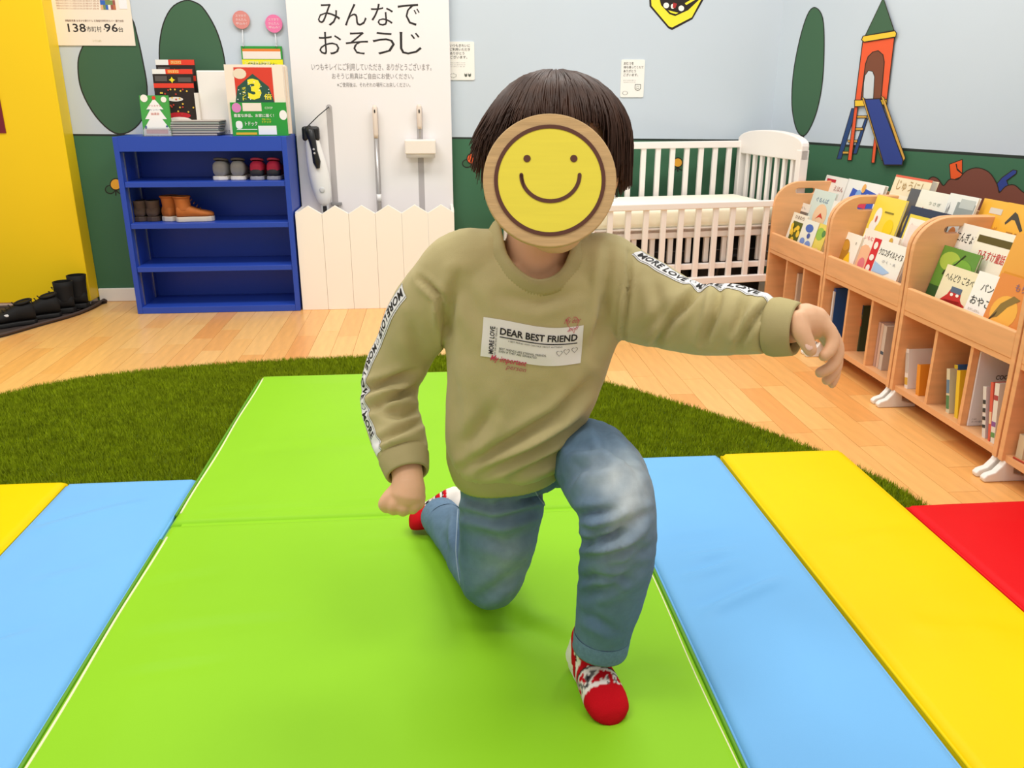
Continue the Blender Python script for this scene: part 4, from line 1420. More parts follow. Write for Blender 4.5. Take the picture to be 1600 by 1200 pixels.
dbook('f', (1367, 374), (1421, 385), 'white picture book with red striped spine side and black title in the middle rack', '#f3efe4', [('r', '#d42a30', 0, 0, .22, 1), ('t', '#2c2a28', 'クロコダイルとイヌ', .26, .72, .96, .86), ('p', '#a8c4e4', [(.24, .38), (.24, .58), (.75, .46), (.6, .38)]), ('e', '#f2e6dc', .11, .86, .06, .06), ('e', '#f2e6dc', .11, .62, .07, .05), ('e', '#f2e6dc', .11, .4, .06, .06), ('t', '#8a8a90', 'さく・え', .45, .60, .85, .65), ('e', '#3a3434', .62, .14, .08, .07), ('e', '#4a4448', .12, .14, .08, .08)], extra=-.010)
# third rack
dbook('b', (1539, 310), (1582, 317), 'orange yellow picture book with small title at the back of the third rack', '#f3b83c', [('t', '#d8923a', 'にんぎ', .25, .62, .85, .74), ('r', '#d8d0c0', .35, .86, .8, .92), ('t', '#e09a3a', 'ものがたり', .35, .5, .8, .56)], th=.012)
dbook('b', (1577, 316), (1640, 328), 'orange yellow picture book with black caterpillar at the right edge', '#f3b63a', [('p', '#4a463c', [(.10, .80), (.25, .92), (.34, .90), (.6, .76), (.55, .74), (.32, .84), (.24, .84), (.13, .78)]), ('t', '#b87a2a', '王子と', .22, .60, .80, .72), ('t', '#7a5a2a', 'おひめさま', .3, .48, .8, .53)], extra=-.014, th=.012)
dbook('m', (1502, 347), (1536, 356), 'white picture book with black title and purple frame in the third rack', '#f2e9dc', [('t', '#232120', 'にんぎょひめ', .05, .78, 1.25, .90), ('r', '#7a5a7a', .02, .10, .9, .58), ('r', '#f4ece0', .08, .12, .84, .54), ('e', '#b87a50', .85, .38, .14, .2), ('t', '#a09890', 'アンデルセン', .08, .68, .6, .71)])
dbook('m', (1532, 356), (1594, 368), 'picture book with red title and black and red fish on yellow', '#f6ead4', [('r', '#5f5224', .05, .84, .98, .92), ('t', '#cc3a34', 'ひろすけ童話', .2, .66, .9, .77), ('r', '#f2d414', .06, 0, .92, .46), ('p', '#1c1a1c', [(.25, .12), (.3, .3), (.42, .38), (.5, .48), (.58, .36), (.7, .38), (.72, .24), (.75, .08), (.5, .02)]), ('p', '#c02a38', [(.34, .06), (.4, .22), (.6, .26), (.75, .14), (.72, .02)])] + [('p', '#5a564c', [(.05 + .09 * i, .50), (.09 + .09 * i, .50), (.13 + .09 * i, .54), (.09 + .09 * i, .54)]) for i in range(10)], extra=-.012)
dbook('m', (1590, 364), (1640, 374), 'plain orange picture book at the right edge of the third rack', '#e8a43c', [('r', '#dc9530', .1, .1, .95, .6)], extra=-.020)
dbook('f', (1476, 385), (1534, 397), 'green photographic picture book with a twig in the third rack', '#5f8f34', [('e', '#a8bc4a', .3, .80, .28, .16), ('e', '#7aa83c', .65, .7, .3, .2), ('p', '#2c3420', [(.22, .60), (.24, .66), (.48, .80), (.62, .94), (.66, .94), (.5, .78), (.28, .65), (.26, .60)]), ('r', '#2f5224', 0, 0, 1, .42)], extra=.012)
dbook('f', (1481, 414), (1530, 427), 'cream picture book with a red creature in the third rack', '#efe2bc', [('t', '#4a4a44', 'へんどり ごろべ', .08, .74, .98, .88), ('p', '#c8302a', [(.38, .30), (.30, .40), (.08, .34), (.08, .30), (.34, .50), (.40, .62), (.72, .64), (.78, .48), (.95, .36), (.97, .40), (.8, .44), (.74, .30)]), ('r', '#5a6a80', .40, .56, .74, .66), ('e', '#f6efe0', .48, .52, .05, .03), ('e', '#f6efe0', .66, .53, .05, .03), ('r', '#2c2a28', .1, .16, .35, .18), ('e', '#2c2a28', .7, .12, .06, .04), ('e', '#2c2a28', .9, .16, .05, .06)], extra=-.002)
dbook('f', (1531, 424), (1566, 433), 'white picture book with black lettering beside the orange one', '#f6f2ea', [('t', '#3a3836', 'パン', .35, .72, .90, .84), ('t', '#3a3836', 'おやこ', .1, .48, 1.0, .62), ('t', '#b0a8a0', 'むかしばなし', .15, .38, .7, .42), ('p', '#2a2826', [(.3, .08), (.5, .18), (.42, .08)])], extra=-.010)
dbook('f', (1565, 428), (1625, 442), 'orange picture book with a brown animal at the right edge', '#e0893c', [('e', '#efb04a', .45, .5, .35, .3), ('p', '#8a7038', [(.15, .35), (.3, .6), (.55, .75), (.75, .72), (.5, .58), (.35, .42)]), ('p', '#4a3a22', [(.12, .30), (.16, .36), (.3, .5), (.28, .42)]), ('e', '#e8a860', .3, .2, .2, .18), ('t', '#8a6a7a', 'もりの', .5, .82, .95, .92), ('p', '#4a3a22', [(.5, .1), (.55, .34), (.6, .32), (.58, .1)])], extra=-.018)


# ---- books standing in the lower compartments (spines towards the room)
def sbook(label, y, z1, th, hx, depth=.16, lean=0.0, x=1.305, spine=(), name='book', cat='book'):
    zb = BZ0 + .0165
    t = thing(name, label, cat, (x, y, zb), 0, 'books in the lower compartments')
    t.rotation_euler = (-lean, 0, 0)
    h_ = (z1 - zb) / math.cos(lean)
    t.location.y = y - h_ * math.sin(lean)
    MB().b2((0, -.001, 0), (.0015, th + .001, h_)).build('spine', cover_mat(hx), t)
    for yy in (-.001, th):
        MB().b2((.0015, yy, 0), (depth, yy + .001, h_)).build('cover', cover_mat(hx), t)
    MB().b2((.0015, 0, .002), (depth - .003, th, h_ - .003)).build('page_block', m_page, t)
    for (c_, v0, v1) in spine:
        MB().b2((-.0006, 0, v0 * h_), (0, th, v1 * h_)).build('spine_label', flat(c_), t)
    return t


def yat(px, py, x=1.305):
    r_ = ray(px, py)
    p_ = CP + r_ * (x / r_[0])
    return p_[1], p_[2]


def sb(px, py, th, hx, label, depth=.16, lean=0.0, x=1.305, spine=(), **k):
    y_, z_ = yat(px, py, x)
    return sbook(label, y_ - th, z_, th, hx, depth, lean, x, spine, **k)


sb(1197, 437, .012, '#e9e2da', 'white book with red and blue picture in the compartment next to the crib', spine=[('#c84a44', .1, .35), ('#5a78b8', .4, .6)], x=1.33)
sb(1204, 428, .014, '#d8cfc4', 'pale book with green spot in the compartment next to the crib', spine=[('#7aa060', .8, .95), ('#e0a8a8', .6, .75)], x=1.36)
sb(1240, 441, .012, '#e8c24a', 'yellow book in the middle compartment of the first rack', spine=[('#c89a2a', .2, .4)], x=1.33)
sb(1246, 427, .012, '#d9c6b2', 'beige book beside the yellow one in the first rack', x=1.33)
sb(1262, 467, .010, '#e4dcd4', 'thin white book beside the navy book in the first rack', x=1.325)
sb(1265, 449, .012, '#2c3a78', 'navy blue book in the right compartment of the first rack', spine=[('#d8cfd8', .75, .92), ('#8a90b8', .3, .36)], lean=.04, x=1.325)
sb(1302, 455, .008, '#dfe4ea', 'thin white folder in the left compartment of the middle rack', x=1.31)
sb(1304, 450, .012, '#24559a', 'blue book with a white wing on its cover in the middle rack', spine=[('#e8ecf0', .80, .92), ('#6aa0cc', 0, .2)], x=1.315)
sb(1347, 476, .012, '#3a4a34', 'dark green book in the middle compartment of the middle rack', spine=[('#b8503a', .55, .7), ('#2c3e5a', .8, 1)], x=1.34)
for i, (px, py, th, hx, lab) in enumerate(((1374, 503, .010, '#c9a596', 'thin pinkish book in the right compartment of the middle rack'), (1378, 505, .012, '#d8b8a4', 'thin tan book beside the pinkish one in the middle rack'), (1382, 508, .016, '#cfc2b6', 'thick beige book with small black mark in the middle rack'))):
    sb(px, py, th, hx, lab, x=1.315, spine=[('#4a5a6a', .35, .42)] if i == 2 else [])
# third rack: left compartment
sb(1437, 509, .014, '#b08a64', 'tall brown book at the back of the third rack', depth=.12, x=1.42)
sb(1424, 528, .016, '#d8d6e2', 'lilac white book with black corner behind the tall white book', depth=.14, x=1.38, spine=[('#1f1c22', .9, 1.0)])
sb(1416, 543, .014, '#f0e9e2', 'tall white book with speckled spine in the third rack', x=1.305, spine=[('#d8b04a', .10, .28), ('#c9c0b8', .4, .9)], lean=.20)
sb(1424, 545, .016, '#f1ece8', 'large white book behind the orange one in the third rack', x=1.325, lean=.20)
sb(1434, 568, .014, '#e8952e', 'orange book leaning in the left compartment of the third rack', x=1.305, lean=.16)
# middle compartment
sb(1480, 574, .012, '#d8d2b4', 'cream spined book leaning in the third rack', x=1.31, lean=.24, spine=[('#6a88a0', .45, .75), ('#5a8a5a', .1, .4)])
sb(1492, 568, .014, '#3a68a8', 'blue spined book with red and yellow top in the third rack', x=1.33, lean=.20, spine=[('#c0503a', .8, .92), ('#e0c030', .92, 1)])
sb(1496, 577, .012, '#ecc830', 'yellow book leaning beside the blue one in the third rack', x=1.31, lean=.18)
# right compartment: big folder with lettering, and three books
y_, z_ = yat(1526, 546, 1.306)
y_ = min(y_, 1.947 - (.245 - TH) / 3 - .0075)
z_ = min(z_, .270)
fo = thing('paper_folder', 'large white folder reading COOP standing in the third rack', 'folder', (1.306, y_, BZ0 + .0165))
hf = z_ - BZ0 - .0165
MB().b2((0, -.005, 0), (.20, 0, hf)).build('sheets', M('folder_white', '#e9e7ee', .4), fo, bevel=.001)
mb = MB()
for (s_, x_, f_, w_, h_) in (('COOP', .050, .62, .040, .012), ('さっぽろ', .008, .085, .012, .004), ('コープさっぽろ トドック', .008, .045, .045, .005), ('くらしの', .040, .92, .05, .008)):
    letter(mb, s_, (x_, -.005, hf * f_), X_, Z_, w_, h_, off=.0006, bold=.02 if s_ == 'COOP' else 0.0)
mb.build('lettering', flat('#4a4a50'), fo)
sb(1537, 602, .010, '#dcd8d4', 'white spined book with black lettering leaning before the folder', x=1.300, lean=.24, spine=[('#3a3a3a', .2, .26), ('#3a3a3a', .35, .42), ('#3a3a3a', .5, .58), ('#3a3a3a', .66, .74)], depth=.12)
sb(1549, 596, .008, '#d85a4a', 'red spined book leaning before the folder', x=1.300, lean=.20, spine=[('#e8c8a0', .3, .5)], depth=.12)
sb(1556, 597, .014, '#e6e2da', 'white book with small red mark at the right end of the third rack', x=1.300, lean=.14, spine=[('#b04a4a', .72, .80), ('#8a5a9a', .28, .36), ('#6a9a5a', .1, .18)], depth=.12)
# fourth rack
sb(1594, 678, .02, '#d8c9a8', 'cream book in the rack cut off by the right edge', x=1.305)
y_, z_ = yat(1570, 712, 1.30)
co = MB().tube([(1.292, 1.66, BZ0 + .019), (1.296, 1.63, BZ0 + .0185), (1.300, 1.60, BZ0 + .020), (1.305, 1.56, BZ0 + .0185)], .002, 6).build('string', flat('#b8402c'), None, smooth=True)
tag(co, 'short red string lying in the rack at the right edge', 'string')

# ================================================================== THE CHILD
def remesh(mb, voxel, smooth=6, fac=0.5):
    me = mb.mesh('tmp')
    bm = bmesh.new()
    bm.from_mesh(me)
    bmesh.ops.recalc_face_normals(bm, faces=bm.faces)
    bm.to_mesh(me)
    bm.free()
    o = bpy.data.objects.new('tmp', me)
    COL.objects.link(o)
    r_ = o.modifiers.new('r', 'REMESH')
    r_.mode = 'VOXEL'
    r_.voxel_size = voxel
    if smooth:
        s = o.modifiers.new('s', 'SMOOTH')
        s.factor = fac
        s.iterations = smooth
    dg = bpy.context.evaluated_depsgraph_get()
    out = bpy.data.meshes.new_from_object(o.evaluated_get(dg))
    bpy.data.objects.remove(o)
    bpy.data.meshes.remove(me)
    out.materials.clear()
    return out


def getco(me):
    a_ = np.empty(len(me.vertices) * 3, np.float64)
    me.vertices.foreach_get('co', a_)
    return a_.reshape(-1, 3)


def getno(me):
    a_ = np.empty(len(me.vertices) * 3, np.float32)
    me.vertices.foreach_get('normal', a_)
    return a_.reshape(-1, 3).astype(float)


def setco(me, V):
    me.vertices.foreach_set('co', np.ascontiguousarray(V, dtype=np.float32).ravel())
    me.update()


def seg_sd(Q, pts):
    """signed distance and parameter of points Q (n,2) to polyline"""
    best = np.full(len(Q), 1e9)
    sg = np.zeros(len(Q))
    tt = np.zeros(len(Q))
    L = 0
    P_ = [np.array(p_, float) for p_ in pts]
    tot = sum(np.linalg.norm(b_ - a_) for a_, b_ in zip(P_[:-1], P_[1:]))
    for a_, b_ in zip(P_[:-1], P_[1:]):
        d = b_ - a_
        l = np.linalg.norm(d)
        t_ = np.clip(((Q - a_) @ d) / l ** 2, 0, 1)
        r_ = Q - (a_ + t_[:, None] * d)
        dist = np.hypot(r_[:, 0], r_[:, 1])
        cr_ = d[0] * (Q[:, 1] - a_[1]) - d[1] * (Q[:, 0] - a_[0])
        k = dist < best
        best[k] = dist[k]
        sg[k] = np.sign(cr_[k]) * dist[k]
        tt[k] = (L + t_[k] * l) / tot
        L += l
    return sg, tt


def folds(me, lst, extra=None):
    """sculpt soft creases; each = (polyline in the photograph's frame, width, depth m)"""
    V = getco(me)
    N_ = getno(me)
    Q = proj(V)
    D_ = V - CP
    D_ /= np.linalg.norm(D_, axis=1)[:, None]
    front = np.clip(-(N_ * D_).sum(1) * 1.6 + .25, 0, 1)
    disp = np.zeros(len(V))
    for pts, w, d in lst:
        s, t_ = seg_sd(Q, pts)
        env = np.sin(np.pi * np.clip(t_ * .92 + .04, 0, 1)) ** .6
        disp += 2.1 * d * env * (-np.exp(-(s / w) ** 2) + .75 * np.exp(-((s - 1.7 * w) / (1.1 * w)) ** 2) + .35 * np.exp(-((s + 1.7 * w) / (1.2 * w)) ** 2))
    disp *= front
    if extra is not None:
        disp += extra(V)
    setco(me, V + N_ * disp[:, None])


def nz(V, s, amp):
    return np.array([mnoise.noise(Vector(v_ * s)) for v_ in V]) * amp


def limb(mb, rows, n=24, k=24):
    """rows: (px, py, d, halfwidth m)"""
    A_ = cr([list(at(a_, b_, c_)) + [r_] for a_, b_, c_, r_ in rows], n)
    mb.tube(A_[:, :3], A_[:, 3], k)
    e0, e1 = A_[0], A_[-1]
    mb.ball(e0[:3], e0[3] * .98, 16, 10)
    return A_


person = thing('person', 'child in olive sweatshirt and jeans kneeling on one knee, arm stretched out', 'person', tuple(onZ(800, 960, .04)))
PO = np.array(person.location)


def pput(name, me, m, smooth=True, parent=None):
    setco(me, getco(me) - PO)
    return put(name, me, m, parent or person, smooth)


def pbuild(mb, name, m, smooth=True, parent=None, fix=False):
    mb.v = [tuple(np.array(v_) - PO) for v_ in mb.v]
    return mb.build(name, m, parent or person, smooth=smooth, fix=fix)


m_skin = M('skin', '#e6b48c', .5, var=.05, vscale=30, sss=.12, spec=.35)
m_sweat = M('sweatshirt', '#c0b27f', .85, var=.05, vscale=25, bump=.25, bscale=1400, spec=.15, sheen=.15)
m_rib = M('sweatshirt_rib', '#b8aa79', .85, var=.04, vscale=40, bump=.25, bscale=1400, spec=.15)

# ---------------- skeleton measured in the photograph (px, py, distance, radius)
ARM_R = [(690, 452, 1.17, .050), (662, 490, 1.20, .050), (632, 545, 1.24, .045), (610, 598, 1.26, .043), (611, 645, 1.25, .042), (624, 690, 1.225, .040), (632, 716, 1.21, .036)]
ARM_L = [(965, 452, 1.165, .062), (1010, 472, 1.145, .058), (1055, 490, 1.12, .051), (1095, 500, 1.10, .046), (1135, 499, 1.08, .046), (1175, 505, 1.06, .041), (1205, 511, 1.045, .036)]

# torso rings: centre px, py, d, half width, half depth
TOR = [(797, 728, 1.275, .074, .066, .012), (797, 712, 1.266, .088, .078, .012), (797, 698, 1.262, .093, .082, .012), (800, 680, 1.248, .097, .085, .009), (806, 640, 1.230, .102, .085, .005), (814, 600, 1.212, .108, .084), (824, 550, 1.195, .116, .083), (832, 505, 1.180, .122, .080),
       (836, 465, 1.165, .124, .074), (838, 430, 1.150, .116, .066), (840, 402, 1.138, .090, .056), (842, 380, 1.128, .060, .046), (843, 368, 1.122, .045, .040)]


def torso_rings(rows, k=40, n=30, grow_=0.0):
    rows = [r_ if len(r_) == 6 else tuple(r_) + (0.0,) for r_ in rows]
    A_ = cr([list(at(a_, b_, c_)) + [w_, h_, tl_] for a_, b_, c_, w_, h_, tl_ in rows], n)
    out = []
    for i, r_ in enumerate(A_):
        t_ = A_[min(i + 1, n - 1)][:3] - A_[max(i - 1, 0)][:3]
        t_ /= np.linalg.norm(t_)
        u = RT - t_ * (RT @ t_)
        u /= np.linalg.norm(u)
        w = np.cross(u, t_)
        out.append([r_[:3] + t_ * r_[5] * math.cos(q_) + (r_[3] + grow_) * math.copysign(abs(math.cos(q_)) ** .85, math.cos(q_)) * u + (r_[4] + grow_) * math.copysign(abs(math.sin(q_)) ** .85, math.sin(q_)) * w
                    for q_ in np.linspace(0, 2 * math.pi, k, endpoint=False)])
    return out


sw = MB()
sw.loft(torso_rings(TOR))
limb(sw, [(768, 408, 1.142, .046), (724, 420, 1.155, .054)] + ARM_R, 36)
limb(sw, [(900, 415, 1.14, .046), (935, 428, 1.15, .058)] + ARM_L, 36)
me = remesh(sw, .0045, 5)
folds(me, [
    ([(728, 728), (800, 690), (870, 650), (925, 596)], 9, .0075), ([(752, 738), (830, 706), (905, 660)], 8, .006), ([(800, 742), (880, 706)], 8, .0045),
    ([(725, 700), (770, 640)], 12, .004), ([(705, 560), (712, 640), (725, 700)], 14, .003), ([(740, 600), (760, 680)], 16, .002),
    ([(984, 392), (980, 460), (974, 535)], 4, .0035), ([(952, 388), (944, 470), (930, 560)], 9, .004), ([(900, 560), (955, 500)], 14, .0025),
    ([(657, 436), (688, 462), (696, 520)], 5, .0045), ([(715, 430), (700, 500), (704, 560)], 9, .003), ([(700, 470), (730, 560)], 14, .002),
    ([(1092, 452), (1050, 500), (1022, 542)], 7, .0065), ([(1125, 448), (1118, 490), (1100, 535)], 7, .006), ([(1070, 470), (1000, 520)], 10, .003), ([(1205, 468), (1175, 505), (1150, 545)], 6, .0045), ([(1165, 462), (1150, 520)], 7, .0035), ([(1020, 430), (1035, 500)], 10, .002),
    ([(566, 612), (600, 600), (648, 580)], 7, .007), ([(575, 640), (620, 622), (650, 600)], 6, .005), ([(660, 640), (625, 650), (590, 640)], 7, .005), ([(590, 690), (630, 672), (665, 655)], 6, .005), ([(600, 705), (660, 690)], 5, .004), ([(640, 500), (660, 560)], 12, .003),
    ([(720, 440), (760, 520)], 14, .002), ([(780, 460), (840, 474), (905, 455)], 10, .002)],
    lambda V: nz(V, 22, .0022) + nz(V, 60, .0007))
# collar line, laid on the cloth of the neck
_bm = bmesh.new()
_bm.from_mesh(me)
_T0 = BVHTree.FromBMesh(_bm)
CPX = [(775, 350), (776, 378), (783, 404), (800, 428), (824, 445), (848, 449), (874, 440), (892, 420), (902, 394), (904, 366)]
cpts = []
for a_, b_ in CPX:
    r_ = ray(a_, b_)
    r_ = r_ / np.linalg.norm(r_)
    h_ = _T0.ray_cast(Vector(CP), Vector(r_))
    p_ = np.array(h_[0]) if h_[0] is not None else at(a_, b_, 1.13)
    if (p_ - CP) @ FW > 1.16:
        p_ = at(a_, b_, 1.135)
    cpts.append(p_)
cpts += [at(893, 345, 1.175), at(868, 334, 1.20), at(835, 331, 1.205), at(803, 335, 1.185)]
cl = crc(cpts, 170)
cc = cl.mean(0)
CPOLY = np.array(CPX + [(893, 345), (868, 334), (835, 331), (803, 335)], float)
V = getco(me)
dpt = (V - CP) @ FW
ins = inpoly(proj(V), CPOLY) & (dpt < 1.175)
bm = bmesh.new()
bm.from_mesh(me)
bm.verts.ensure_lookup_table()
bmesh.ops.delete(bm, geom=[bm.verts[i] for i in np.nonzero(ins)[0]], context='VERTS')
bm.to_mesh(me)
bm.free()
sweater = pput('sweatshirt', me, m_sweat)
swbm = bmesh.new()
tmpm = sweater.data.copy()
setco(tmpm, getco(tmpm) + PO)
swbm.from_mesh(tmpm)
SWT = BVHTree.FromBMesh(swbm)


def ribbed(rings_fn, name, cnt, depth=.0011, parent=None, m=None, flip=False):
    mb = MB()
    mb.loft(rings_fn, cap=False)
    return pbuild(mb, name, m or m_rib, True, parent)


def cuff(p0, p1, r0, r1, name='cuff', ribs=60):
    p0, p1 = np.array(p0), np.array(p1)
    t_ = (p1 - p0) / np.linalg.norm(p1 - p0)
    u = np.cross(t_, [0, 0, 1.0] if abs(t_[2]) < .9 else [0, 1.0, 0])
    u /= np.linalg.norm(u)
    w = np.cross(t_, u)
    rings = []
    k = ribs * 2
    prof_ = [(0, r0 * .95), (.08, r0 * 1.03), (.3, r0 * 1.06), (.6, (r0 + r1) / 2 * 1.06), (.92, r1 * 1.04), (1.0, r1 * .99), (.98, r1 * .90), (.7, r1 * .86)]
    for f, r_ in prof_:
        c = p0 + (p1 - p0) * f
        rings.append([c + (r_ + (.0005 if j % 2 else -.0004)) * (math.cos(q_) * u + math.sin(q_) * w) for j, q_ in enumerate(np.linspace(0, 2 * math.pi, k, endpoint=False))])
    mb = MB()
    mb.loft(rings, cap=False)
    return pbuild(mb, name, m_rib, True, sweater)


sweater_children = []
for (a0, a1, r0, r1) in ((at(629, 706, 1.215), at(637, 741, 1.195), .034, .030), (at(1201, 510, 1.045), at(1246, 514, 1.025), .0345, .0315)):
    cuff(a0, a1, r0, r1)
# hem band
HEM = [(797, 730, 1.280, .083, .075, .015), (797, 723, 1.276, .0875, .0785, .015), (797, 711, 1.269, .0915, .0815, .014), (797, 699, 1.263, .0945, .0838, .013), (798, 694, 1.261, .0925, .082, .013)]
hr = torso_rings(HEM, 140, 8)
hr = [[np.array(p_) + (np.array(p_) - np.mean(r_, 0)) * (.010 if j % 2 else .0) for j, p_ in enumerate(r_)] for r_ in hr]
hr = [[np.mean(hr[0], 0) + (np.array(p_) - np.mean(hr[0], 0)) * .9 for p_ in hr[1]]] + hr
mb = MB()
mb.loft(hr, cap=False)
pbuild(mb, 'hem_band', m_rib, True, sweater)


def onsweater(px, py, off=.0008):
    r_ = ray(px, py)
    r_ = r_ / np.linalg.norm(r_)
    h_ = SWT.ray_cast(Vector(CP), Vector(r_))
    if h_[0] is None:
        return None
    n_ = np.array(h_[1])
    return np.array(h_[0]) + n_ * off


rings = []
for i, p_ in enumerate(cl):
    t_ = cl[(i + 1) % 170] - cl[i - 1]
    t_ /= np.linalg.norm(t_)
    o_ = p_ - (cc + np.array([0, 0, .02]))
    o_ = o_ - t_ * (o_ @ t_)
    o_ /= np.linalg.norm(o_)
    up_ = np.cross(t_, o_)
    if up_[2] < 0:
        up_ = -up_
    s = .0006 if i % 2 else -.0004
    # the band lies on the slope of the chest: outer edge low, inner edge high
    a_ = o_ * .62 - up_ * .78
    b_ = o_ * .78 + up_ * .62
    pr_ = [(.012, -.003), (.0115, .0018), (.004, .0036), (-.004, .0036), (-.010, .0026), (-.0115, -.001), (-.006, -.005), (.004, -.005)]
    rings.append([p_ + a_ * x_ + b_ * (z_ + (s if z_ > 0 else 0)) for x_, z_ in pr_])
rings.append(rings[0])
mb = MB()
mb.loft(rings, cap=False)
pbuild(mb, 'collar', m_rib, True, sweater, fix=True)


# ---------------- chest print, laid onto the cloth
def bil(c, u, v):
    (a_, b_), (c_, d) = (np.array(c[0]), np.array(c[1])), (np.array(c[2]), np.array(c[3]))
    return (a_ * (1 - u) + b_ * u) * (1 - v) + (d * (1 - u) + c_ * u) * v


PR = [(751, 556), (907, 567), (912, 508), (756, 495)]    # BL BR TR TL


def prmap(u, v):
    p_ = bil(PR, u, v)
    p_[1] += 7.5 * math.sin(math.pi * min(max(u, 0), 1)) - 2.0 * math.sin(2 * math.pi * u)
    return p_


def cloth_mesh(name, V2, F, hx, off, mp=prmap):
    mb = MB()
    P_ = []
    ok = True
    for u, v in V2:
        q_ = mp(u, v)
        h_ = onsweater(q_[0], q_[1], off)
        if h_ is None:
            h_ = P_[-1] if P_ else np.zeros(3)
        P_.append(h_)
    mb.add(P_, F)
    return pbuild(mb, name, flat(hx, .7), True, sweater)


gu, gv = 34, 14
V2 = [(i / gu, j / gv) for i in range(gu + 1) for j in range(gv + 1)]
F = [(i * (gv + 1) + j, (i + 1) * (gv + 1) + j, (i + 1) * (gv + 1) + j + 1, i * (gv + 1) + j + 1) for i in range(gu) for j in range(gv)]
cloth_mesh('chest_print', V2, F, '#efe9e2', .0009)


def ctext(s, u0, v0, u1, v1, hx='#2a2624', rot=False, off=.0016, **kw):
    V_, F_, asp = text2d(s, **kw)
    if rot:
        V2_ = [(u1 - b_ * (u1 - u0), v0 + a_ * (v1 - v0)) for a_, b_ in V_]
    else:
        V2_ = [(u0 + a_ * (u1 - u0), v0 + b_ * (v1 - v0)) for a_, b_ in V_]
    return cloth_mesh('lettering', V2_, F_, hx, off)


ctext('DEAR BEST FRIEND', .175, .62, .945, .80, bold=.025)
n_ = 30
cloth_mesh('underline', [(.175 + .77 * i / n_, v_) for i in range(n_ + 1) for v_ in (.55, .575)], [(2 * i, 2 * i + 2, 2 * i + 3, 2 * i + 1) for i in range(n_)], '#2a2624', .0016)
ctext('A BEST FRIEND WHO CAN TALK ABOUT ANYTHING', .26, .47, .80, .51, hx='#5a5450')
ctext('BEST FRIENDS ARE ETERNAL FRIENDS.', .18, .235, .65, .29, hx='#3a3634')
ctext('EVEN IF THEY ARE SEPARATED.', .18, .165, .56, .22, hx='#3a3634')
ctext('MORE LOVE', .075, .10, .125, .80, rot=True, bold=.02)
ctext('MY IMPORTANT PERSON', .133, .08, .150, .78, rot=True, hx='#5a5450')
ctext('My important', .10, -.12, .46, .08, hx='#c8405a', shear=.3, bold=.01)
ctext('person', .26, -.26, .46, -.14, hx='#b0525a', shear=.3)
ctext('My dear', .80, 1.06, .97, 1.22, hx='#b84a58', shear=.35)
ctext('girl', .84, .88, .95, 1.0, hx='#c8506a', shear=.35)


def ring2(poly, k=.86):
    c = np.mean(poly, 0)
    inner = [tuple(c + (np.array(p_) - c) * k) for p_ in poly]
    n_ = len(poly)
    return list(poly) + inner, [(i, (i + 1) % n_, n_ + (i + 1) % n_, n_ + i) for i in range(n_)]


for cx, cy in ((.845, .36), (.925, .385), (.775, .33)):
    P_ = [(cx + .030 * a_, cy + .082 * b_) for a_, b_ in heart(2)]
    V_, F_ = ring2(P_, .86)
    cloth_mesh('small_heart', V_, F_, '#4a4644', .0016)
P_ = [(.885 + .058 * a_ - .02 * b_, 1.08 + .24 * b_) for a_, b_ in heart(2.1)]
V_, F_ = ring2(P_, .91)
cloth_mesh('pink_heart', V_, F_, '#c8505e', .0019)


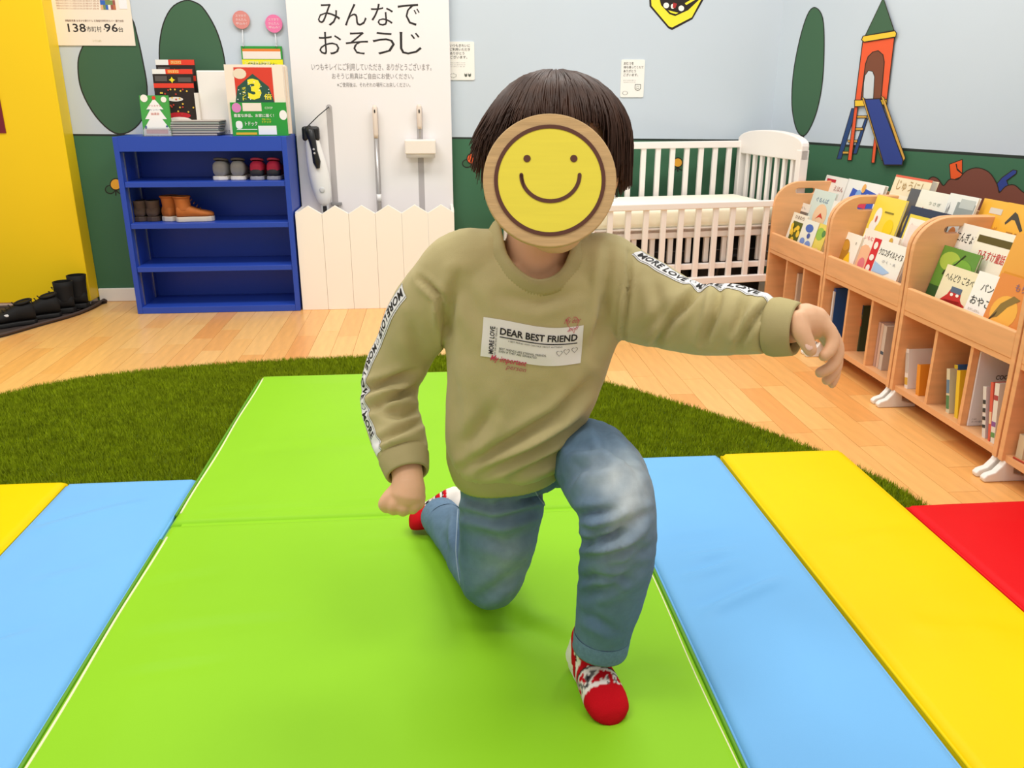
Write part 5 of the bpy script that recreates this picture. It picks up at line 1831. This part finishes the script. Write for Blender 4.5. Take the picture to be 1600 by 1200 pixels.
# ---------------- white lettered tapes down the sleeves
def tape(rows, side, t0, t1, w, seq, name):
    A_ = cr([list(at(a_, b_, c_)) for a_, b_, c_, r_ in rows], 120)
    d = np.r_[0, np.cumsum(np.linalg.norm(np.diff(A_, axis=0), axis=1))]

    def pt(s, v, off):
        i = np.searchsorted(d, s) - 1
        i = min(max(i, 0), len(A_) - 2)
        f = (s - d[i]) / (d[i + 1] - d[i] + 1e-9)
        p_ = A_[i] * (1 - f) + A_[i + 1] * f
        t_ = A_[min(i + 4, len(A_) - 1)] - A_[max(i - 3, 0)]
        t_ /= np.linalg.norm(t_)
        sd = np.array(side, float)
        sd = sd - t_ * (sd @ t_)
        sd /= np.linalg.norm(sd)
        w_ = np.cross(t_, sd)
        a_ = -v
        dr = sd * math.cos(a_) + w_ * math.sin(a_)
        h_ = SWT.ray_cast(Vector(p_ + dr * .12), Vector(-dr), .12)
        q_ = np.array(h_[0]) if h_[0] is not None else p_ + dr * .045
        n2 = np.array(h_[1]) if h_[0] is not None else dr
        return q_ + n2 * off

    L0, L1 = d[-1] * t0, d[-1] * t1
    ns, nv = 90, 4
    mb = MB()
    mb.add([pt(L0 + (L1 - L0) * i / ns, w * (j / nv - .5) * 2, .0009) for i in range(ns + 1) for j in range(nv + 1)],
           [(i * (nv + 1) + j, (i + 1) * (nv + 1) + j, (i + 1) * (nv + 1) + j + 1, i * (nv + 1) + j + 1) for i in range(ns) for j in range(nv)])
    tp_ = pbuild(mb, name, flat('#f3f1ee', .7), True, sweater, fix=False)
    for v0 in (-.86, .80):
        mb = MB()
        mb.add([pt(L0 + (L1 - L0) * i / ns, w * (v0 + .06 * j), .0014) for i in range(ns + 1) for j in range(2)], [(2 * i, 2 * i + 1, 2 * i + 3, 2 * i + 2) for i in range(ns)])
        pbuild(mb, 'tape_line', flat('#3a3836', .7), True, tp_)
    mb = MB()
    s = L0 + .004
    k = 0
    while s < L1 - .03:
        word_ = seq[k % len(seq)]
        if word_ == '*':
            P_, F_ = ring2(heart(1.0, n=18), .8)
            hgt = .010
            mb.add([pt(s + (.5 + a_) * hgt, w * 1.1 * b_, .0016) for a_, b_ in P_], F_)
            s += hgt + .004
        else:
            V_, F_, asp = text2d(word_, bold=.02)
            ln_ = .0118 * asp
            if s + ln_ > L1:
                break
            mb.add([pt(s + a_ * ln_, w * 1.1 * (b_ - .5), .0016) for a_, b_ in V_], F_)
            s += ln_ + .005
        k += 1
    pbuild(mb, 'tape_lettering', flat('#242220', .7), False, tp_)


tape([(690, 452, 1.17, 0)] + ARM_R[1:], -RT * .84 - FW * .54 + UP * .1, .06, .97, .27, ['MORE', 'LOVE', '*'], 'sleeve_tape')
tape(ARM_L, UP * .90 - FW * .44, .06, .98, .24, ['MORE', 'LOVE', '*'], 'sleeve_tape')

# ---------------- jeans
PEL = [(800, 722, 1.285), (830, 735, 1.285), (880, 730, 1.28)]
jm = MB()
jr = torso_rings([(802, 660, 1.262, .080, .070), (805, 695, 1.275, .084, .072), (810, 722, 1.288, .086, .072), (818, 748, 1.300, .074, .062)], 32, 10)
jm.loft(jr)
LEG_F = [(872, 712, 1.310, .052), (908, 708, 1.262, .055), (938, 738, 1.165, .059), (957, 776, 1.098, .054), (966, 815, 1.095, .050), (966, 860, 1.115, .0495), (958, 910, 1.145, .0475), (947, 960, 1.165, .0425), (939, 1000, 1.180, .038)]
LEG_R = [(785, 735, 1.305, .064), (783, 790, 1.318, .066), (777, 845, 1.335, .061), (766, 900, 1.350, .053)]
kn = onZ(757, 905, .092)
limb(jm, LEG_F, 40, 28)
limb(jm, LEG_R, 20, 28)
# lower part of the kneeling leg, lying back on the mat
A0 = at(766, 900, 1.350)
sh_pts = [(A0, .052), (onZ(748, 872, .098) * 1.0, .052), (onZ(722, 843, .090), .044), (onZ(700, 822, .085), .039), (onZ(690, 810, .083), .036)]
S_ = cr([list(p_) + [r_] for p_, r_ in sh_pts], 20)
jm.tube(S_[:, :3], S_[:, 3], 24)
jm.ball(A0, .052, 18, 12)
me = remesh(jm, .0045, 5)
V = getco(me)
# nothing sinks into the mat
zf = .0395
V[:, 2] = np.where(V[:, 2] < zf + .012, zf + .012 - (.012) * (1 - np.exp((V[:, 2] - zf - .012) / .03)), V[:, 2])
setco(me, V)
folds(me, [
    ([(858, 790), (900, 806), (960, 800)], 8, .005), ([(888, 838), (915, 848), (960, 838), (1000, 800)], 9, .007), ([(905, 870), (950, 866), (1000, 850)], 9, .005), ([(895, 815), (930, 828), (980, 815)], 7, .004),
    ([(930, 650), (950, 690), (1000, 735)], 10, .004), ([(895, 700), (950, 700), (985, 715)], 9, .005), ([(880, 760), (905, 730), (960, 720)], 9, .004),
    ([(920, 930), (960, 915), (1000, 880)], 8, .003), ([(915, 960), (960, 985)], 8, .002), ([(925, 880), (930, 960)], 10, .002),
    ([(715, 775), (770, 790), (850, 768)], 8, .005), ([(720, 800), (780, 812), (845, 795)], 8, .004), ([(716, 800), (712, 870), (722, 940)], 5, .005), ([(735, 830), (790, 850), (835, 830)], 12, .003),
    ([(740, 940), (780, 915), (815, 890)], 10, .003), ([(1015, 800), (985, 830), (940, 845)], 7, .004), ([(1022, 850), (975, 880), (925, 885)], 7, .003), ([(905, 905), (940, 900), (985, 905)], 6, .0025), ([(730, 760), (760, 775), (800, 772)], 6, .003), ([(845, 765), (858, 800)], 5, .003), ([(690, 830), (715, 900)], 8, .003)],
    lambda V: nz(V, 24, .0022) + nz(V, 70, .0008))
V = getco(me)
Q = proj(V)
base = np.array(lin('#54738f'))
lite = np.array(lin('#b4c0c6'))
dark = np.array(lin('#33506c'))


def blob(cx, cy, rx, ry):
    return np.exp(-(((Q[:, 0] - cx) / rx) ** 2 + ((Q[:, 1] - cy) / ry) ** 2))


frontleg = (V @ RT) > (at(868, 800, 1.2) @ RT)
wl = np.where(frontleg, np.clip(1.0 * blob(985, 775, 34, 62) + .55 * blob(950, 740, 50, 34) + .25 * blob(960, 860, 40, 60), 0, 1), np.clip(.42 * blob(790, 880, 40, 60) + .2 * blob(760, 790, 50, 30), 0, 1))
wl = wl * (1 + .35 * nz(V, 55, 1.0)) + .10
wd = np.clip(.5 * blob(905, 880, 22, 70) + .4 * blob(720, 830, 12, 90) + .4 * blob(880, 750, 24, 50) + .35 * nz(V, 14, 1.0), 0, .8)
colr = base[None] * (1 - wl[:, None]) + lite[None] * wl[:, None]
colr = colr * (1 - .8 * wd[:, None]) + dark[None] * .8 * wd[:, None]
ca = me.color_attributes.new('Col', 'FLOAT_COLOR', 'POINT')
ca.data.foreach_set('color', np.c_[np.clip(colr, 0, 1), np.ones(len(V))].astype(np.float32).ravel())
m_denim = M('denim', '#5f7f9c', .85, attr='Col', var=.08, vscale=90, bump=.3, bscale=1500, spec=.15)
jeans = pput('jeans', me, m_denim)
m_hem = M('denim_hem', '#64809a', .85, var=.15, vscale=200, bump=.3, bscale=900)


def hem(p0, p1, r0, r1):
    p0, p1 = np.array(p0), np.array(p1)
    t_ = (p1 - p0) / np.linalg.norm(p1 - p0)
    u = np.cross(t_, [0, 0, 1.0] if abs(t_[2]) < .9 else [1.0, 0, 0])
    u /= np.linalg.norm(u)
    w = np.cross(t_, u)
    rings = [[p0 + (p1 - p0) * f + r_ * (math.cos(q_) * u + math.sin(q_) * w) for q_ in np.linspace(0, 2 * math.pi, 36, endpoint=False)] for f, r_ in ((0, r0), (.1, r0 * 1.01), (.9, r1 * 1.02), (1, r1), (.9, r1 * .9), (.2, r1 * .88))]
    return rings


mb = MB()
mb.loft(hem(at(941, 990, 1.177), at(937, 1014, 1.186), .0395, .0385), cap=False)
pbuild(mb, 'trouser_hem', m_hem, True, jeans)
mb = MB()
mb.loft(hem(onZ(696, 817, .084), onZ(686, 805, .082), .0385, .037), cap=False)
for i, v_ in enumerate(mb.v):
    if v_[2] < .041:
        mb.v[i] = (v_[0], v_[1], .041)
pbuild(mb, 'trouser_hem', m_hem, True, jeans)
# side seam and fly stitching
for pts in ([(717, 770), (714, 820), (713, 870), (722, 930)], [(834, 762), (842, 778), (852, 790)]):
    jb = BVHTree.FromObject(jeans, bpy.context.evaluated_depsgraph_get())
    P_ = []
    for a_, b_ in cr(pts, 24):
        r_ = ray(a_, b_)
        h_ = jb.ray_cast(Vector(CP - PO), Vector(r_ / np.linalg.norm(r_)))
        if h_[0] is not None:
            P_.append(np.array(h_[0]) + PO)
    if len(P_) > 3:
        mb = MB()
        mb.tube(P_, .0012, 6)
        pbuild(mb, 'seam', flat('#8fa3b4', .8), True, jeans)


# ---------------- socks
def sock(name, heel, toe, ankle, label, wd=.030, pat=0):
    heel, toe, ankle = map(np.array, (heel, toe, ankle))
    f = toe - heel
    Lf = np.linalg.norm(f)
    f = f / Lf
    upv = np.array([0, 0, 1.0])
    upv = upv - f * (upv @ f)
    upv /= np.linalg.norm(upv)
    sd = np.cross(f, upv)
    mb = MB()
    rings = []
    for s, w_, h_ in ((0, .45, .50), (.06, .72, .85), (.2, .82, 1.15), (.4, .85, 1.05), (.6, .98, .82), (.78, 1.05, .64), (.9, .92, .52), (.97, .62, .38), (1.0, .25, .2)):
        c = heel + f * Lf * s + upv * (.030 * h_)
        rings.append([c + sd * (wd * w_ * math.copysign(abs(math.cos(q_)) ** .8, math.cos(q_))) + upv * (.030 * h_ * math.copysign(abs(math.sin(q_)) ** .8, math.sin(q_))) for q_ in np.linspace(0, 2 * math.pi, 24, endpoint=False)])
    mb.loft(rings)
    a0 = heel + f * Lf * .2 + upv * .035
    mb.tube([a0, (a0 + ankle) / 2, ankle], [.030, .028, .028], 20)
    me = remesh(mb, .0032, 6)
    V = getco(me)
    s = ((V - heel) @ f) / Lf
    u = ((V - heel) @ sd) / wd
    z = (V - heel) @ upv
    W_ = np.array(lin('#efe6dc'))
    Rd = np.array(lin('#c4101c'))
    Gy = np.array(lin('#6a6462'))
    Dk = np.array(lin('#2c2628'))
    c = np.tile(W_, (len(V), 1))

    def setc(k, v_):
        c[k] = v_

    sl = s + .05 * u
    setc((sl > .36) & (sl < .42) & (z > .02), Rd)
    setc((sl > .47) & (sl < .53) & (z > .02), Rd)
    setc(((sl > .425) & (sl < .44)) | ((sl > .535) & (sl < .548)), Dk)
    nn = nz(V, 120, 1.0)
    setc((sl > .57) & (sl < .70) & (z > .018) & (nn > .1), Rd)
    setc((sl > .57) & (sl < .72) & (z > .018) & (nn < -.15), Gy)
    setc((sl > .60) & (sl < .72) & (nn < -.35), Dk)
    setc(s > .72, Rd)
    if not pat:
        setc((s < .10) & (z < .075), Rd)
        setc(((V - ankle) @ upv > -.012) & (s < .45), Rd)
    ca = me.color_attributes.new('Col', 'FLOAT_COLOR', 'POINT')
    ca.data.foreach_set('color', np.c_[c, np.ones(len(V))].astype(np.float32).ravel())
    folds(me, [], lambda V: nz(V, 60, .0008))
    o = pput(name, me, M('sock_knit', '#eeeeee', .9, attr='Col', bump=.35, bscale=900, spec=.1))
    o['label'] = label
    return o


hl = onZ(903, 1042, .040)
toe = onZ(960, 1136, .041)
sock('sock', hl + np.array([0, 0, .0]), toe, at(925, 992, 1.185), 'white sock with red toe and heel on the forward foot')
toe2 = onZ(640, 826, .052)
hl2 = onZ(735, 806, .058)
sock('sock', hl2, toe2, hl2 + (onZ(735, 815, .09) - hl2) * .3 + np.array([.01, -.02, .02]), 'white sock with red toe on the rear foot', pat=1)

# ---------------- body (head, neck, arms, hands) as one skin
body = MB()
HC = at(866, 262, 1.085)          # head centre
hu, hf_, hr_ = np.array([0, 0, 1.0]), None, None
fz = -FW * np.array([1, 1, 0])
fz /= np.linalg.norm(fz)
FF = fz * math.cos(R(8)) + np.array([0, 0, 1]) * math.sin(R(8))      # facing direction (towards the viewer, a little up)
FS = np.cross(np.array([0, 0, 1.0]), FF)
FS /= np.linalg.norm(FS)                                             # the child's left = picture right
FU = np.cross(FF, FS)


def hd(x_, y_, z_):               # head space: x side, y forward, z up (m)
    return HC + FS * x_ + FF * y_ + FU * z_


def hball(c, r, n=20, k=14):
    base_ = MB().ball((0, 0, 0), 1.0, n, k)
    P_ = [hd(c[0] + v_[0] * r[0], c[1] + v_[1] * r[1], c[2] + v_[2] * r[2]) for v_ in base_.v]
    body.add(P_, base_.f)


hball((0, -.008, .028), (.074, .086, .074), 28, 20)     # skull
hball((0, .022, -.020), (.064, .060, .066), 28, 20)     # face
hball((0, .044, -.078), (.036, .036, .030))             # jaw / chin
for s_ in (-1, 1):
    hball((s_ * .034, .044, -.036), (.028, .030, .026))  # cheeks
    hball((s_ * .076, -.006, -.010), (.008, .016, .022))  # ears
hball((0, .082, -.020), (.010, .012, .011))             # nose
hball((0, .074, -.052), (.018, .008, .005))             # lips
nk0, nk1 = hd(-.010, -.010, -.045), at(836, 415, 1.148)
body.tube([nk0, nk0 * .5 + nk1 * .5, nk1, at(838, 450, 1.165)], [.044, .044, .047, .058], 24)
tr = torso_rings([(q_[0], q_[1], q_[2], max(.02, q_[3] - .022), max(.02, q_[4] - .018)) for q_ in TOR[:-2]], 24, 16)
body.loft(tr)
for rows, wr_ in (([(a_, b_, c_, r_ * .62) for a_, b_, c_, r_ in [(740, 440, 1.16, .045)] + ARM_R], [(636, 738, 1.197, .0225), (637, 752, 1.193, .0225)]),
                  ([(a_, b_, c_, r_ * .6) for a_, b_, c_, r_ in [(910, 430, 1.15, .045)] + ARM_L], [(1232, 508, 1.03, .0225), (1246, 505, 1.025, .022)])):
    limb(body, rows[:-1] + wr_, 30, 16)


def finger(rows):
    A_ = cr([list(at(a_, b_, c_)) + [r_] for a_, b_, c_, r_ in rows], 12)
    body.tube(A_[:, :3], A_[:, 3], 12)
    body.ball(A_[-1][:3], A_[-1][3], 12, 8)
    body.ball(A_[0][:3], A_[0][3], 12, 8)


# picture-left hand: loose fist, back of the hand towards the viewer
d0 = 1.19
body.tube([at(637, 748, d0), at(638, 762, d0 - .002), at(636, 776, d0 - .004), at(634, 786, d0 - .004)], [.022, .0245, .0255, .020], 18, flatx=1.0)
finger([(616, 768, d0 - .004, .0105), (606, 778, d0 - .010, .0095), (599, 788, d0 - .012, .0082), (603, 794, d0 - .004, .0075)])
finger([(622, 778, d0 - .010, .0100), (614, 790, d0 - .014, .0090), (615, 797, d0 - .004, .0080)])
finger([(634, 782, d0 - .012, .0100), (630, 794, d0 - .013, .0090), (630, 799, d0 - .002, .0080)])
finger([(647, 781, d0 - .010, .0095), (646, 792, d0 - .010, .0085), (645, 796, d0 + .002, .0075)])
finger([(656, 776, d0 - .004, .0090), (656, 786, d0 - .004, .0075), (654, 790, d0 + .006, .0068)])
# picture-right hand: thumb side towards the viewer, fingers curling down
d1 = 1.02
body.tube([at(1246, 504, d1 + .004), at(1258, 502, d1 + .006), at(1274, 506, d1 + .010), at(1286, 512, d1 + .012)], [.022, .0225, .021, .016], 18)
finger([(1247, 500, d1 - .010, .0125), (1252, 518, d1 - .016, .0115), (1260, 534, d1 - .018, .0098), (1266, 547, d1 - .018, .0082)])
finger([(1275, 500, d1 + .000, .0105), (1294, 514, d1 - .002, .0092), (1302, 532, d1 - .004, .0085), (1296, 548, d1 - .006, .0080), (1288, 556, d1 - .007, .0072)])
finger([(1282, 508, d1 + .012, .0105), (1301, 526, d1 + .012, .0092), (1309, 550, d1 + .012, .0085), (1300, 572, d1 + .010, .0078), (1282, 582, d1 + .006, .0070)])
finger([(1282, 512, d1 + .024, .0100), (1300, 534, d1 + .026, .0088), (1308, 560, d1 + .028, .0080), (1304, 580, d1 + .026, .0074), (1292, 594, d1 + .024, .0068)])
finger([(1280, 514, d1 + .036, .0090), (1296, 538, d1 + .040, .0078), (1304, 562, d1 + .042, .0070), (1306, 584, d1 + .042, .0064), (1300, 600, d1 + .040, .0058)])
me = remesh(body, .0026, 3)
bd = pput('body', me, m_skin)
for (px, py, dd, up_, sz) in ((1264.5, 541, d1 - .0255, 0, (.0050, .0012, .0055)),):
    c = at(px, py, dd)
    b_ = MB().ball((0, 0, 0), 1, 12, 8)
    ax1 = (at(1266, 547, d1) - at(1258, 530, d1))
    ax1 /= np.linalg.norm(ax1)
    ax2 = np.cross(ax1, FW)
    mb = MB()
    mb.add([c + ax2 * v_[0] * sz[0] - FW * v_[1] * sz[1] + ax1 * v_[2] * sz[2] for v_ in b_.v], b_.f)
    pbuild(mb, 'thumb_nail', M('nail', '#f2c6b0', .3), True, bd)
# face details
for s_ in (-1, 1):
    for nm, r_, y_, hx in (('eye', (.0125, .006, .0072), .0735, '#f4efea'), ('iris', (.0058, .003, .0064), .0785, '#2a1c16')):
        b_ = MB().ball((0, 0, 0), 1, 16, 10)
        mb = MB()
        mb.add([hd(s_ * .030 + v_[0] * r_[0], y_ + v_[1] * r_[1], .004 + v_[2] * r_[2]) for v_ in b_.v], b_.f)
        pbuild(mb, nm, M('face_' + nm, hx, .2), True, bd)
    mb = MB()
    mb.tube([hd(s_ * .015, .076, .020), hd(s_ * .030, .0745, .024), hd(s_ * .044, .066, .020)], [.0015, .0022, .001], 6)
    pbuild(mb, 'eyebrow', flat('#3a2a22'), True, bd)
mb = MB()
mb.tube([hd(-.017, .078, -.051), hd(0, .0835, -.053), hd(.017, .078, -.051)], [.0015, .0032, .0015], 8)
pbuild(mb, 'mouth', M('lip', '#c97f70', .4), True, bd)

# ---------------- hair: cap plus many locks falling from the crown
m_hair = M('hair', '#452c1e', .45, var=.40, vscale=22, stretch=(3, 3, .5), spec=.3)
hb_ = MB()
k1, k2 = 40, 22
CRN = (0.004, -.020, .108)


def shell(az, el):
    """hair surface in head space: az 0 = front, growing to the child's left; el 0 = crown, 1 = tips"""
    sx = math.sin(az)
    cy = math.cos(az)
    th_ = el * 1.0
    # side profile: bowl cut, fuller at the sides and the back
    a_ = th_ * 1.95
    rx, ry, rz = (.097 if sx > 0 else .091), .104, .094
    x_ = rx * math.sin(min(a_, 1.62)) * sx
    y_ = -.012 + ry * math.sin(min(a_, 1.62)) * cy
    z_ = .022 + rz * math.cos(min(a_, 1.62))
    if a_ > 1.62:
        z_ -= (a_ - 1.62) * .17
    return np.array([x_, y_, z_])


def tipel(az):
    c = math.cos(az)
    s = math.sin(az)
    side = .865 if s < 0 else .93
    back = max(0.0, min(1.0, (-c - .2) / .5))
    return .68 if c > .75 else (side - .02 if c > .35 else side + (1.0 - side) * back)


# scalp cap
rings = []
for i in range(1, k2 + 1):
    ring = []
    for j in range(k1):
        az = 2 * math.pi * j / k1
        e = i / k2 * tipel(az) * .96
        p_ = shell(az, e) * np.array([.955, .955, .96])
        ring.append(hd(*p_))
    rings.append(ring)
mb = MB()
mb.loft(rings, cap=False)
mb.add(rings[0], [tuple(range(k1))])
pbuild(mb, 'hair_cap', m_hair, True, person)
mb = MB()
random.seed(3)
for i in range(2600):
    az = random.uniform(0, 2 * math.pi)
    te = tipel(az) * random.uniform(.86, 1.05)
    e0 = random.uniform(.0, .35) ** 1.0
    lift = random.uniform(-.002, .004)
    w0 = random.uniform(.0012, .0024)
    sway = random.gauss(0, .05)
    flick = 0.0
    s_ = math.sin(az)
    if s_ < -.25:                      # picture-left side swings outwards
        flick = random.uniform(.002, .016) * min(1, (-s_ - .25) / .5)
    elif s_ > .3:
        flick = random.uniform(-.010, .002)
    pts, rr = [], []
    for k in range(9):
        f = k / 8
        e = e0 + (te - e0) * f
        p_ = shell(az + sway * f, e)
        n_ = np.array([p_[0], p_[1] + .012, max(p_[2] - .02, 0)])
        n_ /= np.linalg.norm(n_) + 1e-9
        p_ = p_ + n_ * (lift + .0015 * math.sin(f * 3))
        if flick:
            g = max(0, f - .55) / .45
            p_ = p_ + np.array([math.copysign(flick * g ** 1.6, s_) if flick > 0 else flick * g * s_, 0, (.003 * g * g if flick > 0 else 0)])
        pts.append(hd(*p_))
        rr.append(w0 * (1 - .75 * f ** 2) * (.6 + .4 * min(1, f * 4)))
    mb.tube(pts, rr, 4, cap=False)
ho = pbuild(mb, 'hair', m_hair, True, person)
ho['label'] = 'straight dark brown bowl-cut hair'

# ================================================================== ROUND WOODEN SMILEY
DC = at(859, 281.5, .984)
sm = thing('smiley_disc', 'round wooden disc with a yellow smiling face in front of the child\'s face', 'disc', tuple(DC))
rd = 104.5 / FPX * .984
ux, vy = RT, UP
m_dw = M('disc_wood', '#cda873', .5, var=.16, vscale=14, stretch=(1, 1, 14), bump=.15, bscale=60)


def dring(r0, r1, t0, t1, n=72, dx=0, dy=0):
    mb = MB()
    w = -FW
    rr = []
    for rad, t_ in ((r0, t0), (r1, t0), (r1, t1), (r0, t1)):
        rr.append([ux * (dx + rad * math.cos(q_)) + vy * (dy + rad * math.sin(q_)) + w * t_ for q_ in np.linspace(0, 2 * math.pi, n, endpoint=False)])
    mb.loft(rr + [rr[0]], cap=False)
    return mb


def ddisc(r_, t0, t1, dx=0, dy=0, n=72):
    mb = MB()
    mb.prism([(dx + r_ * math.cos(q_), dy + r_ * math.sin(q_)) for q_ in np.linspace(0, 2 * math.pi, n, endpoint=False)], (0, 0, 0), ux, vy, t1, t0=t0)
    return mb


px_ = .984 / FPX
ddisc(rd, -.010, 0).build('wooden_plate', m_dw, sm, bevel=.0012, fix=True)
ddisc(84 * px_, .0, .0006, 0, -.5 * px_).build('yellow_face', M('smiley_yellow', '#f0df45', .5, var=.03, vscale=14, stretch=(1, 1, 14)), sm, fix=True)
m_br = M('smiley_brown', '#5e3524', .5)
dring(81 * px_, 87 * px_, .0, .0012, dx=0, dy=-.5 * px_).build('outline_ring', m_br, sm, fix=True)
for ex in (-35.5, 37.5):
    ddisc(5.6 * px_, .0004, .0013, ex * px_, 33.5 * px_, 24).build('eye', m_br, sm, fix=True)
mth = [(1 + 45.5 * math.cos(q_), 8 + 41 * math.sin(q_)) for q_ in np.linspace(math.pi * 1.0, 2 * math.pi, 40)]
mb = MB()
rg_ = []
nn_ = len(mth)
P_ = np.array(mth)
out = []
inn = []
for i in range(nn_):
    t_ = P_[min(i + 1, nn_ - 1)] - P_[max(i - 1, 0)]
    t_ /= np.linalg.norm(t_)
    nrm = np.array([-t_[1], t_[0]])
    out.append(P_[i] + nrm * 3)
    inn.append(P_[i] - nrm * 3)
capA = [P_[-1] + np.array([3 * math.cos(q_), 3 * math.sin(q_)]) for q_ in np.linspace(math.pi, 0, 8)[1:-1]][::-1]
capB = [P_[0] + np.array([3 * math.cos(q_), 3 * math.sin(q_)]) for q_ in np.linspace(0, math.pi, 8)[1:-1]]
poly = [tuple(p_ * px_) for p_ in inn] + [tuple(p_ * px_) for p_ in capA] + [tuple(p_ * px_) for p_ in out[::-1]] + [tuple(p_ * px_) for p_ in capB[::-1]]
mb.prism(poly, (0, 0, 0), ux, vy, .0013, t0=.0004)
mb.build('mouth', m_br, sm, fix=True)
